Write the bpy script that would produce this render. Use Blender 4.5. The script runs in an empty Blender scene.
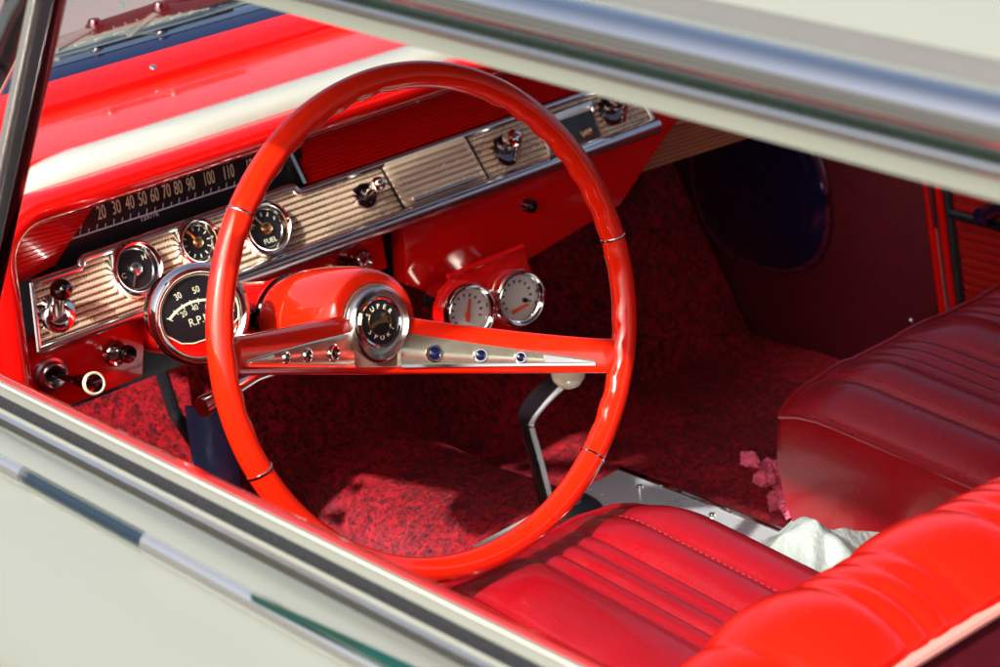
import bpy, bmesh, math, random
from mathutils import Vector as V, Matrix
random.seed(4)
R = math.radians
SC = bpy.context.scene
COL = SC.collection

# ------------------------------------------------------------------ camera (solved from the wheel circle and the dash lines)
CP = V((-1.3702734, 1.0035261, 0.6570663)); YAW, PIT, ROL, F = 0.66259558, 0.37749574, -0.11456131, 2199.268
fw = V((math.cos(YAW)*math.cos(PIT), -math.sin(YAW)*math.cos(PIT), -math.sin(PIT)))
r0 = V((-math.sin(YAW), -math.cos(YAW), 0)); u0 = r0.cross(fw)
rt = math.cos(ROL)*r0 + math.sin(ROL)*u0; up = -math.sin(ROL)*r0 + math.cos(ROL)*u0
def ray(px, py): return fw*F + rt*(px-500) - up*(py-333.5)
def at(px, py, axis, val):
    d = ray(px, py); return CP + d*((val-CP[axis])/d[axis])
def PX(px, py, x): return at(px, py, 0, x)
def PY(px, py, y): return at(px, py, 1, y)
def PZ(px, py, z): return at(px, py, 2, z)
def loc(M, px, py, off=0.0):
    """point of the sight line on the plane local z = off of frame M, in M's coordinates"""
    Mi = M.inverted(); c = Mi @ CP; d = Mi.to_3x3() @ ray(px, py)
    p = c + d*((off-c.z)/d.z); return V((p.x, p.y))
def proj(P):
    d = P-CP; z = d.dot(fw); return (500+F*d.dot(rt)/z, 333.5-F*d.dot(up)/z)
def frame(o, x, y, z):
    return Matrix(((x[0], y[0], z[0], o[0]), (x[1], y[1], z[1], o[1]), (x[2], y[2], z[2], o[2]), (0, 0, 0, 1)))

cam = bpy.data.cameras.new('camera'); co = bpy.data.objects.new('camera', cam); COL.objects.link(co)
co.matrix_world = frame(CP, rt, up, -fw)
cam.sensor_width = 36; cam.lens = F*36/1000; cam.clip_start = .05; cam.clip_end = 500
cam.dof.use_dof = True; cam.dof.focus_distance = 1.92; cam.dof.aperture_fstop = 10.5
SC.camera = co

# ------------------------------------------------------------------ light
EL = R(41); AZ = R(66)
SUN = V((-math.cos(AZ)*math.cos(EL), math.sin(AZ)*math.cos(EL), math.sin(EL)))
w = bpy.data.worlds.new('World'); SC.world = w; w.use_nodes = True
nt = w.node_tree; nt.nodes.clear()
sky = nt.nodes.new('ShaderNodeTexSky'); sky.sky_type = 'NISHITA'; sky.sun_disc = False
sky.sun_elevation = EL; sky.sun_rotation = math.atan2(SUN.x, SUN.y); sky.air_density = .8; sky.dust_density = 8.0; sky.ozone_density = .4
bg = nt.nodes.new('ShaderNodeBackground'); bg.inputs[1].default_value = .10
wo = nt.nodes.new('ShaderNodeOutputWorld'); nt.links.new(sky.outputs[0], bg.inputs[0]); nt.links.new(bg.outputs[0], wo.inputs[0])
sl = bpy.data.lights.new('sun', 'SUN'); sl.energy = 3.2; sl.angle = R(1.2); sl.color = (1, .95, .86)
so = bpy.data.objects.new('sun', sl); COL.objects.link(so); so.matrix_world = SUN.to_track_quat('Z', 'Y').to_matrix().to_4x4()
so.location = SUN*6
vs = SC.view_settings; SC.display_settings.display_device = 'sRGB'
vs.view_transform = 'Standard'; vs.look = 'None'; vs.exposure = 1.0; vs.gamma = 1

# ------------------------------------------------------------------ materials
class NB:
    def __init__(s, name):
        s.m = bpy.data.materials.new(name); s.m.use_nodes = True; s.t = s.m.node_tree
        s.p = s.t.nodes['Principled BSDF']; s.out = s.t.nodes['Material Output']
    def n(s, typ, **kw):
        n = s.t.nodes.new(typ)
        for k, v in kw.items():
            if k in n.inputs.keys() if not hasattr(n, k) else False: n.inputs[k].default_value = v
            elif hasattr(n, k): setattr(n, k, v)
        return n
    def l(s, a, b): s.t.links.new(a, b)
    def coord(s, scale=(1, 1, 1)):
        tc = s.n('ShaderNodeTexCoord'); mp = s.n('ShaderNodeMapping'); s.l(tc.outputs['Object'], mp.inputs[0]); mp.inputs['Scale'].default_value = scale
        return mp.outputs[0]
    def noise(s, scale, detail=4, rough=.55, vec=None, dist=0):
        n = s.n('ShaderNodeTexNoise'); n.inputs['Scale'].default_value = scale; n.inputs['Detail'].default_value = detail
        n.inputs['Roughness'].default_value = rough; n.inputs['Distortion'].default_value = dist
        s.l(vec if vec is not None else s.coord(), n.inputs['Vector']); return n.outputs['Fac']
    def ramp(s, fac, stops):
        r = s.n('ShaderNodeValToRGB'); e = r.color_ramp.elements
        while len(e) < len(stops): e.new(.5)
        for k, (p, c) in enumerate(stops):
            e[k].position = p; e[k].color = (c, c, c, 1) if not hasattr(c, '__len__') else (*c, 1)
        s.l(fac, r.inputs[0]); return r.outputs[0]
    def math(s, op, a, b=None):
        n = s.n('ShaderNodeMath'); n.operation = op
        for k, v in ((0, a), (1, b)):
            if v is None: continue
            if isinstance(v, (int, float)): n.inputs[k].default_value = v
            else: s.l(v, n.inputs[k])
        return n.outputs[0]
    def mix(s, fac, a, b):
        n = s.n('ShaderNodeMix'); n.data_type = 'RGBA'
        for k, v in ((0, fac), (6, a), (7, b)):
            if isinstance(v, (int, float)): n.inputs[k].default_value = v
            elif isinstance(v, tuple): n.inputs[k].default_value = (*v, 1)
            else: s.l(v, n.inputs[k])
        return n.outputs[2]
    def bump(s, h, strength=.3, dist=.001):
        b = s.n('ShaderNodeBump'); b.inputs['Strength'].default_value = strength; b.inputs['Distance'].default_value = dist
        s.l(h, b.inputs['Height']); s.l(b.outputs[0], s.p.inputs['Normal'])
def pm(name, base, rough=.4, metal=0., coat=0., var=.08, vscale=18, rvar=.08, bump=None, spec=.5):
    b = NB(name); p = b.p
    p.inputs['Metallic'].default_value = metal; p.inputs['Coat Weight'].default_value = coat; p.inputs['Coat Roughness'].default_value = .04
    p.inputs['Specular IOR Level'].default_value = spec
    nz = b.noise(vscale, 5)
    lo = tuple(c*(1-var) for c in base); hi = tuple(min(1, c*(1+var)) for c in base)
    b.l(b.mix(nz, lo, hi), p.inputs['Base Color'])
    b.l(b.ramp(b.noise(vscale*3.1, 6), [(.3, max(.01, rough-rvar)), (.75, rough+rvar)]), p.inputs['Roughness'])
    if bump: b.bump(b.noise(bump[0], 3), bump[1], bump[2])
    return b.m
M_red = pm('red_paint', (.74, .004, .003), .14, coat=1, rvar=.05)
M_dashtop = pm('red_dash_paint', (.78, .022, .005), .2, coat=.8, rvar=.08)
M_wheel = pm('red_wheel_plastic', (.85, .018, .003), .17, coat=.9, var=.12, vscale=30, rvar=.10)
M_chrome = pm('chrome', (.88, .88, .87), .06, metal=1, var=.02, rvar=.03)
M_sill = pm('satin_sill_metal', (.90, .91, .88), .17, metal=.92, var=.02, rvar=.015, vscale=6)
M_steel = pm('brushed_metal', (.74, .75, .76), .22, metal=1, var=.06, rvar=.08)
M_dkchrome = pm('dark_plated_metal', (.16, .13, .15), .1, metal=1, rvar=.04)
M_cream = pm('cream_body_paint', (.185, .205, .186), .14, coat=1, var=.07, vscale=3, rvar=.04)
M_frame = pm('pale_green_paint', (.40, .43, .385), .2, coat=1, var=.02, rvar=.02, vscale=5)
M_plate = pm('pale_satin_plate', (.80, .86, .92), .26, metal=.35, var=.05, rvar=.03, vscale=7)
M_insert = pm('warm_plated_metal', (.95, .84, .66), .17, metal=.85, var=.25, vscale=45, rvar=.06)
M_gutter = pm('grey_gutter_metal', (.30, .30, .28), .18, metal=.6, var=.05, rvar=.03)
M_slate = pm('slate_blue_metal', (.010, .022, .036), .25, coat=.6)
M_rail = pm('polished_rail', (.90, .90, .88), .12, metal=1, var=.02, rvar=.03, vscale=5)
M_frame2 = pm('pale_green_frame_paint', (.24, .265, .23), .2, coat=1, var=.03, rvar=.02, vscale=5)
M_roll = pm('white_sky_reflection', (.48, .49, .45), .2, coat=1, var=.04)  # white is the sky's reflection on the red pad, painted as colour
M_black = pm('black_plastic', (.012, .012, .016), .25, coat=.3)
M_rubber = pm('black_rubber', (.012, .014, .02), .55, bump=(400, .4, .001))
M_fuzz = pm('black_fuzzy_felt', (.007, .009, .014), .9, var=.6, vscale=160, bump=(260, 1, .004))
M_bluedk = pm('dark_blue_gloss', (.004, .007, .045), .14, coat=1, rvar=.05)
M_bluepedal = pm('blue_black_pedal', (.09, .16, .42), .25, coat=.5)
M_white = pm('white_paint', (.8, .8, .76), .4)
M_dial = pm('black_dial', (.008, .009, .014), .35)
M_dialw = pm('white_dial', (.74, .70, .66), .4)
M_num = pm('pale_numerals', (.80, .80, .62), .5)
M_line = pm('pale_blue_ink', (.62, .66, .85), .5)
M_orange = pm('orange_needle', (.9, .22, .01), .4)
M_redneedle = pm('red_needle', (.85, .06, .02), .4)
M_gold = pm('gold_metal', (.85, .52, .24), .22, metal=1)
M_ivory = pm('ivory_plastic', (.78, .66, .50), .25, coat=.6)
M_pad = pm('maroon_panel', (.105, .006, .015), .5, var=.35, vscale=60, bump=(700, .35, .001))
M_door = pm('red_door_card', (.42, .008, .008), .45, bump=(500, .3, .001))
M_tan = pm('copper_brown_panel', (.46, .17, .09), .4, var=.1)
M_pink = pm('pink_fabric', (.80, .10, .20), .8, var=.4, vscale=40)
M_ground = pm('asphalt', (.06, .06, .058), .85, var=.3, vscale=30)
M_liner = pm('grey_headliner', (.30, .30, .28), .8)

def leather(name, base, rough):
    b = NB(name); p = b.p
    nz = b.noise(9, 5)
    b.l(b.mix(nz, tuple(c*.8 for c in base), tuple(c*1.15 for c in base)), p.inputs['Base Color'])
    vo = b.n('ShaderNodeTexVoronoi'); vo.inputs['Scale'].default_value = 420; b.l(b.coord(), vo.inputs['Vector'])
    cr = b.noise(70, 6, .6, dist=1.2)
    h = b.math('ADD', b.math('MULTIPLY', vo.outputs['Distance'], .5), b.math('MULTIPLY', cr, .9))
    b.bump(h, .32, .0016)
    b.l(b.ramp(b.noise(30, 5), [(.3, rough-.07), (.7, rough+.09)]), p.inputs['Roughness'])
    p.inputs['Coat Weight'].default_value = .5; p.inputs['Coat Roughness'].default_value = .17; p.inputs['Specular IOR Level'].default_value = .35
    return b.m
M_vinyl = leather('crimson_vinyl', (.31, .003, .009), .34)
M_vinyl2 = leather('sunlit_red_vinyl', (.76, .011, .004), .22)  # same red seat vinyl, sunlight on the backrest put into a brighter colour
M_thread = pm('pale_red_thread', (.40, .025, .03), .6)
M_piping = pm('red_piping', (.60, .06, .10), .3, coat=.4)

def carpet():
    b = NB('red_flecked_carpet'); p = b.p
    c = b.coord()
    big = b.noise(5.5, 3, .5, c)
    fine = b.noise(105, 5, .7, c, 1.0)
    str1 = b.noise(46, 4, .6, b.coord((1, 2.6, 1)), 2.2)
    str2 = b.noise(40, 4, .6, b.coord((2.8, .8, 1.5)), 1.8)
    ridge = b.math('MAXIMUM', b.math('SUBTRACT', 1, b.math('MULTIPLY', b.math('ABSOLUTE', b.math('SUBTRACT', str1, .5)), 16)),
                   b.math('SUBTRACT', 1, b.math('MULTIPLY', b.math('ABSOLUTE', b.math('SUBTRACT', str2, .5)), 16)))
    ridge = b.math('MAXIMUM', ridge, 0)
    spk = b.ramp(b.math('ADD', fine, b.math('MULTIPLY', b.math('SUBTRACT', big, .5), .45)), [(.50, 0.), (.60, 1.)])
    m = b.math('ADD', b.math('MULTIPLY', spk, .85), b.math('MULTIPLY', ridge, .40))
    hl = b.noise(15, 3, .5, b.coord((1, 1.6, 1)), 3.5); hl2 = b.noise(13, 3, .5, b.coord((1.7, .9, 1.2)), 3.5)
    hair = b.math('MAXIMUM', b.math('MAXIMUM', b.math('SUBTRACT', 1, b.math('MULTIPLY', b.math('ABSOLUTE', b.math('SUBTRACT', hl, .5)), 42)), b.math('SUBTRACT', 1, b.math('MULTIPLY', b.math('ABSOLUTE', b.math('SUBTRACT', hl2, .5)), 42))), 0)
    m = b.math('ADD', m, b.math('MULTIPLY', hair, .8))
    m = b.math('MINIMUM', m, 1)
    b.l(b.mix(m, (.008, .0015, .005), (.76, .008, .018)), p.inputs['Base Color'])
    p.inputs['Roughness'].default_value = .95; p.inputs['Specular IOR Level'].default_value = .15
    p.inputs['Sheen Weight'].default_value = .25; p.inputs['Sheen Tint'].default_value = (.9, .2, .3, 1)
    b.bump(b.math('ADD', fine, ridge), .8, .006)
    return b.m
M_carpet = carpet()

def ribmetal():
    """ribbed plated trim: a row of small dark slots in every groove of its left half"""
    b = NB('ribbed_trim_copper_reflection'); p = b.p
    tc = b.n('ShaderNodeTexCoord'); sx = b.n('ShaderNodeSeparateXYZ'); b.l(tc.outputs['Object'], sx.inputs[0])
    u, v = sx.outputs[0], sx.outputs[1]
    gv = b.math('FRACT', b.math('MULTIPLY', v, 1/RIB)); gu = b.math('FRACT', b.math('MULTIPLY', u, 1/.0034))
    groove = b.math('LESS_THAN', b.math('ABSOLUTE', b.math('SUBTRACT', gv, .0)), .34)
    dot = b.math('MULTIPLY', groove, b.math('LESS_THAN', gu, .55))
    left = b.math('LESS_THAN', u, RIBX)
    dark = b.math('MAXIMUM', b.math('MULTIPLY', dot, left), b.math('MULTIPLY', groove, .68))
    nz = b.noise(14, 5)
    b.l(b.mix(dark, b.mix(nz, (1.0, .68, .46), (1.0, .92, .76)), (.05, .018, .012)), p.inputs['Base Color'])  # silver trim; the copper tone is the red seats' reflection painted in
    p.inputs['Metallic'].default_value = .6
    b.l(b.ramp(b.noise(60, 5), [(.3, .2), (.7, .36)]), p.inputs['Roughness'])
    return b.m
RIB = .0066; RIBX = .14

def glassmat(name, tint=(1, 1, 1), refl=.06):
    b = NB(name); t = b.t
    tr = b.n('ShaderNodeBsdfTransparent'); tr.inputs[0].default_value = (*tint, 1)
    gl = b.n('ShaderNodeBsdfGlossy'); gl.inputs['Roughness'].default_value = .02
    fr = b.n('ShaderNodeFresnel'); fr.inputs[0].default_value = 1.45
    mx = b.n('ShaderNodeMixShader'); b.l(b.math('MULTIPLY', fr.outputs[0], refl*5), mx.inputs[0])
    b.l(tr.outputs[0], mx.inputs[1]); b.l(gl.outputs[0], mx.inputs[2]); b.l(mx.outputs[0], b.out.inputs[0])
    return b.m
M_glass = glassmat('windshield_glass', (.95, .98, .96), .022)
M_greenrefl = pm('green_chrome_reflection', (.002, .040, .032), .12, coat=1)
M_lens = glassmat('gauge_lens', (1, 1, 1), .06)
M_bag = pm('white_crumpled_cloth', (.36, .42, .41), .42, var=.08, bump=(75, .6, .006))

# ------------------------------------------------------------------ object helpers
WM = {}
def thing(name, label, cat, M=None, group=None):
    o = bpy.data.objects.new(name, None); COL.objects.link(o); M = M or Matrix()
    o.matrix_basis = M; WM[o] = M.copy(); o.empty_display_size = .05
    o['label'] = label; o['category'] = cat
    if group: o['group'] = group
    return o
def add(name, bm, mat, parent=None, M=None, label=None, smooth=True, sharp=35):
    me = bpy.data.meshes.new(name)
    bmesh.ops.recalc_face_normals(bm, faces=bm.faces) if not getattr(bm, 'keep', False) else None
    bm.to_mesh(me); bm.free()
    for m in (mat if isinstance(mat, (list, tuple)) else [mat]): me.materials.append(m)
    if smooth:
        me.polygons.foreach_set('use_smooth', [True]*len(me.polygons)); me.set_sharp_from_angle(angle=R(sharp))
    o = bpy.data.objects.new(name, me); COL.objects.link(o)
    M = M or Matrix(); WM[o] = M.copy()
    if parent is not None:
        o.parent = parent; o.matrix_parent_inverse = WM[parent].inverted()
    o.matrix_basis = M
    if label: o['label'] = label
    return o
def tag(o, label, cat, group=None, kind=None):
    if label: o['label'] = label
    if cat: o['category'] = cat
    if group: o['group'] = group
    if kind: o['kind'] = kind
    return o
def nb(): return bmesh.new()
def face(bm, vs, mi=0):
    try: f = bm.faces.new(vs); f.material_index = mi; return f
    except ValueError: return None
def box(bm, c, s, M=None, bev=0):
    t = bmesh.new(); bmesh.ops.create_cube(t, size=1)
    for v in t.verts: v.co = V((v.co.x*s[0], v.co.y*s[1], v.co.z*s[2]))
    if bev: bmesh.ops.bevel(t, geom=t.edges[:], offset=bev, segments=2, affect='EDGES', profile=.5)
    X = Matrix.Translation(V(c)) if M is None else M @ Matrix.Translation(V(c))
    for v in t.verts: v.co = X @ v.co
    me = bpy.data.meshes.new('t'); t.to_mesh(me); t.free(); bm.from_mesh(me); bpy.data.meshes.remove(me); return bm
def lathe(bm, prof, seg=40, M=None, cap0=False, cap1=False):
    M = M or Matrix(); rings = []
    for r, z in prof:
        if r < 1e-6: rings.append([bm.verts.new(M @ V((0, 0, z)))])
        else: rings.append([bm.verts.new(M @ V((r*math.cos(2*math.pi*k/seg), r*math.sin(2*math.pi*k/seg), z))) for k in range(seg)])
    for a, b in zip(rings, rings[1:]):
        for k in range(seg):
            q = (k+1) % seg
            if len(a) == 1 and len(b) == 1: continue
            if len(a) == 1: face(bm, [a[0], b[k], b[q]])
            elif len(b) == 1: face(bm, [a[k], a[q], b[0]])
            else: face(bm, [a[k], a[q], b[q], b[k]])
    if cap0 and len(rings[0]) > 1: face(bm, rings[0])
    if cap1 and len(rings[-1]) > 1: face(bm, rings[-1])
    return bm
def prism(bm, poly, z0, z1, M=None, bev=0):
    t = bmesh.new()
    a = [t.verts.new(V((p[0], p[1], z0))) for p in poly]; b = [t.verts.new(V((p[0], p[1], z1))) for p in poly]
    t.faces.new(a); t.faces.new(b)
    for k in range(len(poly)):
        q = (k+1) % len(poly); t.faces.new([a[k], a[q], b[q], b[k]])
    bmesh.ops.recalc_face_normals(t, faces=t.faces)
    if bev: bmesh.ops.bevel(t, geom=t.edges[:], offset=bev, segments=2, affect='EDGES', profile=.5)
    if M is not None:
        for v in t.verts: v.co = M @ v.co
    me = bpy.data.meshes.new('t'); t.to_mesh(me); t.free(); bm.from_mesh(me); bpy.data.meshes.remove(me); return bm
def sweep(bm, sections, closed=True, caps=True):
    """loft through lists of points"""
    rings = [[bm.verts.new(p) for p in s] for s in sections]; n = len(rings[0])
    for a, b in zip(rings, rings[1:]):
        for k in range(n if closed else n-1):
            q = (k+1) % n; face(bm, [a[k], a[q], b[q], b[k]])
    if caps and closed: face(bm, rings[0]); face(bm, rings[-1])
    return bm
def tube(bm, pts, rad, seg=14, flat=1.0, upv=V((0, 0, 1)), caps=True):
    pts = [V(p) for p in pts]; secs = []
    if not hasattr(rad, '__len__'): rad = [rad]*len(pts)
    for i, p in enumerate(pts):
        d = (pts[min(i+1, len(pts)-1)]-pts[max(i-1, 0)]).normalized()
        a = upv.cross(d)
        if a.length < 1e-4: a = V((1, 0, 0)).cross(d)
        a.normalize(); b = d.cross(a)
        secs.append([p + a*rad[i]*math.cos(2*math.pi*k/seg) + b*rad[i]*flat*math.sin(2*math.pi*k/seg) for k in range(seg)])
    return sweep(bm, secs, True, caps)
def smoothpath(pts, n=8):
    pts = [V(p) for p in pts]; out = []
    for i in range(len(pts)-1):
        p0, p1, p2, p3 = pts[max(i-1, 0)], pts[i], pts[i+1], pts[min(i+2, len(pts)-1)]
        for k in range(n):
            t = k/n; out.append(.5*((2*p1)+(p2-p0)*t+(2*p0-5*p1+4*p2-p3)*t*t+(3*p1-p0-3*p2+p3)*t**3))
    out.append(pts[-1]); return out
def grid(bm, fn, nu, nv, closed_u=False, mi=0):
    vs = [[bm.verts.new(fn(i/(nu if closed_u else nu), j/nv)) for j in range(nv+1)] for i in range(nu if closed_u else nu+1)]
    L = len(vs)
    for i in range(nu if closed_u else nu):
        for j in range(nv): face(bm, [vs[i][j], vs[(i+1) % L][j], vs[(i+1) % L][j+1], vs[i][j+1]], mi)
    return vs
def text(name, items, mat, parent, M, ext=.0002, label=None):
    """items: (string, x, y, height, xscale, rotation) in M's plane; one mesh"""
    bm = nb()
    for s, x, y, h, xs, rot in items:
        cu = bpy.data.curves.new('t', 'FONT'); cu.body = s; cu.size = h*1.38; cu.align_x = 'CENTER'; cu.align_y = 'CENTER'; cu.extrude = ext; cu.resolution_u = 3
        ob = bpy.data.objects.new('t', cu); COL.objects.link(ob)
        me = bpy.data.meshes.new_from_object(ob.evaluated_get(bpy.context.evaluated_depsgraph_get()))
        X = Matrix.Translation(V((x, y, 0))) @ Matrix.Rotation(rot, 4, 'Z') @ Matrix.Diagonal((xs, 1, 1, 1))
        me.transform(X); bm.from_mesh(me); bpy.data.meshes.remove(me); bpy.data.objects.remove(ob); bpy.data.curves.remove(cu)
    return add(name, bm, mat, parent, M, label, smooth=False)

# ================================================================== GROUND
bm = nb(); grid(bm, lambda u, v: V((-60+120*u, -60+120*v, -.98)), 4, 4)
tag(add('ground', bm, M_ground), None, None, kind='structure')

# ================================================================== CARPET
def floor_z(x, y):
    z = -.52
    if x > .67: z += min(.34, (x-.67)*1.85)
    hump = math.exp(-((y+.335)/.135)**4)*.10*(1 if x < .75 else 1)
    return z+hump*(1-max(0, min(1, (x-.72)/.15)))
bm = nb()
def cf(u, v):
    s = u*2.08; y = -1.03+1.38*v
    if s < 1.85: x = -1.0+s; z = floor_z(x, y)
    else: x = .85+.01*(s-1.85); z = floor_z(.85, y)+(s-1.85)*.9
    return V((x, y, z+.004*math.sin(x*23+y*17)*math.sin(y*31-x*9)))
grid(bm, cf, 110, 70)
tag(add('carpet', bm, M_carpet), 'dark red carpet with bright red flecks covering the footwell under the steering wheel', 'carpet')

# ================================================================== CAR BODY
body = thing('convertible_car' if False else 'vintage_car', 'cream white car body with hood, windshield and chrome edged roof', 'car body', Matrix.Translation(V((0, -.33, -.98))))
# roof: profile picked on the side rail, swept along the car
RD = V((1, 0, .043))
def roofpt(py, y): 
    p = PY(800, py, y); t = p.x; return V((0, p.y, p.z-.043*p.x))
rail = [roofpt(141, .300), roofpt(137, .306), roofpt(128, .309), roofpt(116, .311), roofpt(111, .306)]
inn = rail[0]
def rsweep(pts, xs):
    return [[V((x, p.y - .0*max(0, x+.2)**2, p.z+.043*x)) for p in pts] for x in xs]
xs = [-1.7, -1.2, -.8, -.5, -.3, -.1, .10, .19]
def arc(c, r, a0, a1, n=10, sq=1.0): return [V((0, c[0]+r*math.cos(R(a0+(a1-a0)*k/n)), c[1]+r*sq*math.sin(R(a0+(a1-a0)*k/n)))) for k in range(n+1)]
# window frame strip
p0, p1, p2, p3 = roofpt(141, .300), roofpt(135, .307), roofpt(126, .309), roofpt(124, .300)
bm = nb(); e_ = roofpt(119, .307); sweep(bm, rsweep(arc((e_.y, e_.z), .0042, -90, 90, 8)+[V((0, .28, e_.z+.004)), V((0, .28, e_.z-.004))], xs)); add('window_bead', bm, M_chrome, body)
bm = nb(); sweep(bm, rsweep([p0+V((0, 0, 0)), p0+V((0, .006, -.001)), p1, p2, p3, V((0, .27, p3.z)), V((0, .27, p0.z+.004))], xs)); add('window_frame', bm, M_frame2, body)
# dark channel, then the drip rail
q0 = roofpt(113, .304); q1 = roofpt(95, .318)
bm = nb(); sweep(bm, rsweep([q0, q1, V((0, .27, q1.z)), V((0, .27, q0.z))], xs)); add('rail_seal', bm, pm('green_rubber_seal', (.03, .07, .045), .3, coat=.6), body)
c = roofpt(76, .318)
bm = nb(); sweep(bm, rsweep([V((0, c.y-.010, c.z-.0105))]+arc((c.y, c.z), .0105, -80, 85, 12)+[V((0, c.y-.010, c.z+.0105))], xs)); add('drip_rail', bm, M_rail, body)
g0 = roofpt(62, .312); g1 = roofpt(46, .301); g2 = roofpt(18, .286)
bm = nb(); sweep(bm, rsweep([g0, roofpt(54, .305), g1, roofpt(32, .292), roofpt(19, .287), V((0, .275, g2.z)), V((0, .275, g0.z))], xs)); add('roof_gutter', bm, M_gutter, body, sharp=60)
prof = [V((0, .284, g1.z)), g2]
top = [V((0, .26, g2.z+.030)), V((0, .20, g2.z+.052)), V((0, .08, g2.z+.075)), V((0, -.15, g2.z+.09)), V((0, -.33, g2.z+.092)), V((0, -.55, g2.z+.088)), V((0, -.85, g2.z+.05)), V((0, -.95, g2.z+.01)), V((0, -.97, g0.z-.02))]
under = [V((0, -.95, g0.z-.03)), V((0, -.6, g0.z+.04)), V((0, -.33, g0.z+.05)), V((0, 0, g0.z+.03)), V((0, .27, g0.z-.01))]
bm = nb(); sweep(bm, rsweep(smoothpath(prof+top, 5)+under, xs)); add('roof_panel', bm, M_cream, body)
# windshield surround, glass, cowl, hood
YL, YR = .30, -.98
def xs_strip(bm, prof, y0=YL, y1=YR, ny=12, bow=.05):
    """profile (x,z) run across the car, bowed forward at the middle"""
    secs = []
    for k in range(ny+1):
        y = y0+(y1-y0)*k/ny; b = 0
        secs.append([V((x+b, y, z)) for x, z in prof])
    return sweep(bm, secs)
def zx(py, x, px=150): return PX(px, py, x).z
G = [(.632, .060), (.634, zx(82, .634)), (.640, zx(70, .640)), (.648, zx(64, .648)), (.660, zx(57, .660)), (.668, zx(53, .668)), (.68, .05)]
bm = nb(); xs_strip(bm, G); gar = add('windshield_garnish', bm, M_red, body)
pS = PX(153, 68, .643); bm = nb(); lathe(bm, [(0, .0035), (.003, .003), (.0042, .001), (.0045, -.003)], 16, frame(pS, (0, -1, 0), (.6, 0, .8), (-.8, 0, .6))); add('trim_screw', bm, M_chrome, gar)
bm = nb(); xs_strip(bm, [(.669, .05), (.672, zx(52.5, .672)-.001), (.684, zx(47, .684)), (.700, zx(41, .700)), (.706, .06)]); add('windshield_seal', bm, M_bluedk, body)
bm = nb(); xs_strip(bm, [(.707, .05), (.709, zx(40, .709)), (.722, zx(35, .722)+.003), (.742, zx(30, .742)), (.75, .06)]); add('cowl_moulding', bm, M_chrome, body)
zc = zx(29, .752)
bm = nb(); xs_strip(bm, [(.751, .05), (.753, zc-.004), (.762, zc), (.800, zc-.001), (.80, .05)], .46, -1.12); cow = add('cowl_panel', bm, M_cream, body)
bm = nb()
for k in range(60): box(bm, (.768, .42-.025*k, zc), (.004, .013, .003))
add('cowl_grille', bm, M_liner, cow)
def hoodf(u, v):
    x = .803+1.4*u; y = .50-1.66*v; e = abs(v-.5)*2
    return V((x, y, zc+.010+.05*math.sin(u*1.5)-.05*e**6-.10*u*u + .012*math.exp(-((v-.5)/.12)**2)-.008*math.exp(-u*40)))
bm = nb(); grid(bm, hoodf, 20, 30)
ext = bmesh.ops.extrude_face_region(bm, geom=bm.faces[:]); bmesh.ops.translate(bm, vec=(0, 0, -.02), verts=[e for e in ext['geom'] if isinstance(e, bmesh.types.BMVert)])
add('hood', bm, M_cream, body)
for yy in (.55, -1.21): bm = nb(); box(bm, (1.5, yy, -.35), (1.5, .12, .9), bev=.04); add('fender', bm, M_cream, body)
zt = g0.z+.02
bm = nb()
def gf(u, v):
    y = .25-1.19*v; b = 0
    return V((.694+(.19-.694)*u+b*(1-u), y, zx(44, .694)+(zt-zx(44, .694))*u))
bm = nb(); grid(bm, gf, 6, 16); add('windshield', bm, M_glass, body)
hp = PY(190, -34, .30)
A = smoothpath([hp+V((-.1, 0, .01)), PY(60, -30, .285), PY(28, -4, .27), PY(8, 40, .25), PY(-18, 92, .235)], 6)
bm = nb(); tube(bm, A, .012, 12, 1.4); add('windshield_pillar', bm, M_dkchrome, body)
# right hand side inside: kick panel
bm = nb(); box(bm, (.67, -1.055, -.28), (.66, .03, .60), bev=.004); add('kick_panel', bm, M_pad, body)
bm = nb(); box(bm, (.90, -.34, -.25), (.03, 1.4, .62)); add('firewall', bm, M_black, body)
for yy in (.43, -1.12): bm = nb(); box(bm, (-.4, yy, -.72), (2.6, .10, .36), bev=.03); add('rocker_panel', bm, M_cream, body)
bm = nb(); box(bm, (0, -.33, -.60), (2.4, 1.5, .04)); add('floor_pan', bm, M_black, body)
bm = nb(); box(bm, (-1.25, -.33, -.35), (.06, 1.36, .62), bev=.01); add('rear_light_blocker', bm, M_pad, body)  # unseen panel added to keep light out at the rear
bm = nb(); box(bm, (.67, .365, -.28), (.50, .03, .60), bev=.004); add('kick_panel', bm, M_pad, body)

# ================================================================== DRIVER DOOR
door = thing('driver_door', 'cream driver door in the foreground with chrome window sill mouldings', 'car door', Matrix.Translation(V((-.4, .45, -.9))))
def dp(off, z, px=250): 
    p = PZ(px, 494+off, z); return V((0, p.y, p.z))
XD = [.42, .2, 0, -.3, -.6, -.9, -1.25]
def dsweep(pts, xs=XD): return [[V((x, p.y, p.z)) for p in pts] for x in xs]
def strip(name, offs, mat, base=.0, xs=XD, parent=None, lab=None):
    pts = [dp(o, z) for o, z in offs]
    lo = .0
    pts = pts+[V((0, pts[-1].y, pts[-1].z-.03)), V((0, pts[0].y, pts[0].z-.03))]
    bm = nb(); sweep(bm, dsweep(pts, xs)); return add(name, bm, mat, parent or door, label=lab)
strip('inner_panel', [(-1, .080), (2, .084), (6, .085)], M_red)
strip('inner_moulding', [(7, .084), (9, .0875), (12, .0882), (15, .0872), (17, .083)], M_frame)
strip('window_slot_felt', [(19, .078), (27, .076), (39, .074)], M_fuzz)
strip('belt_moulding', [(40, .0775), (42, .0815), (47, .0835), (53, .0825), (56, .077)], M_sill)
strip('sill_gap', [(56.5, .072), (61, .071)], M_rubber)
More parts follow.
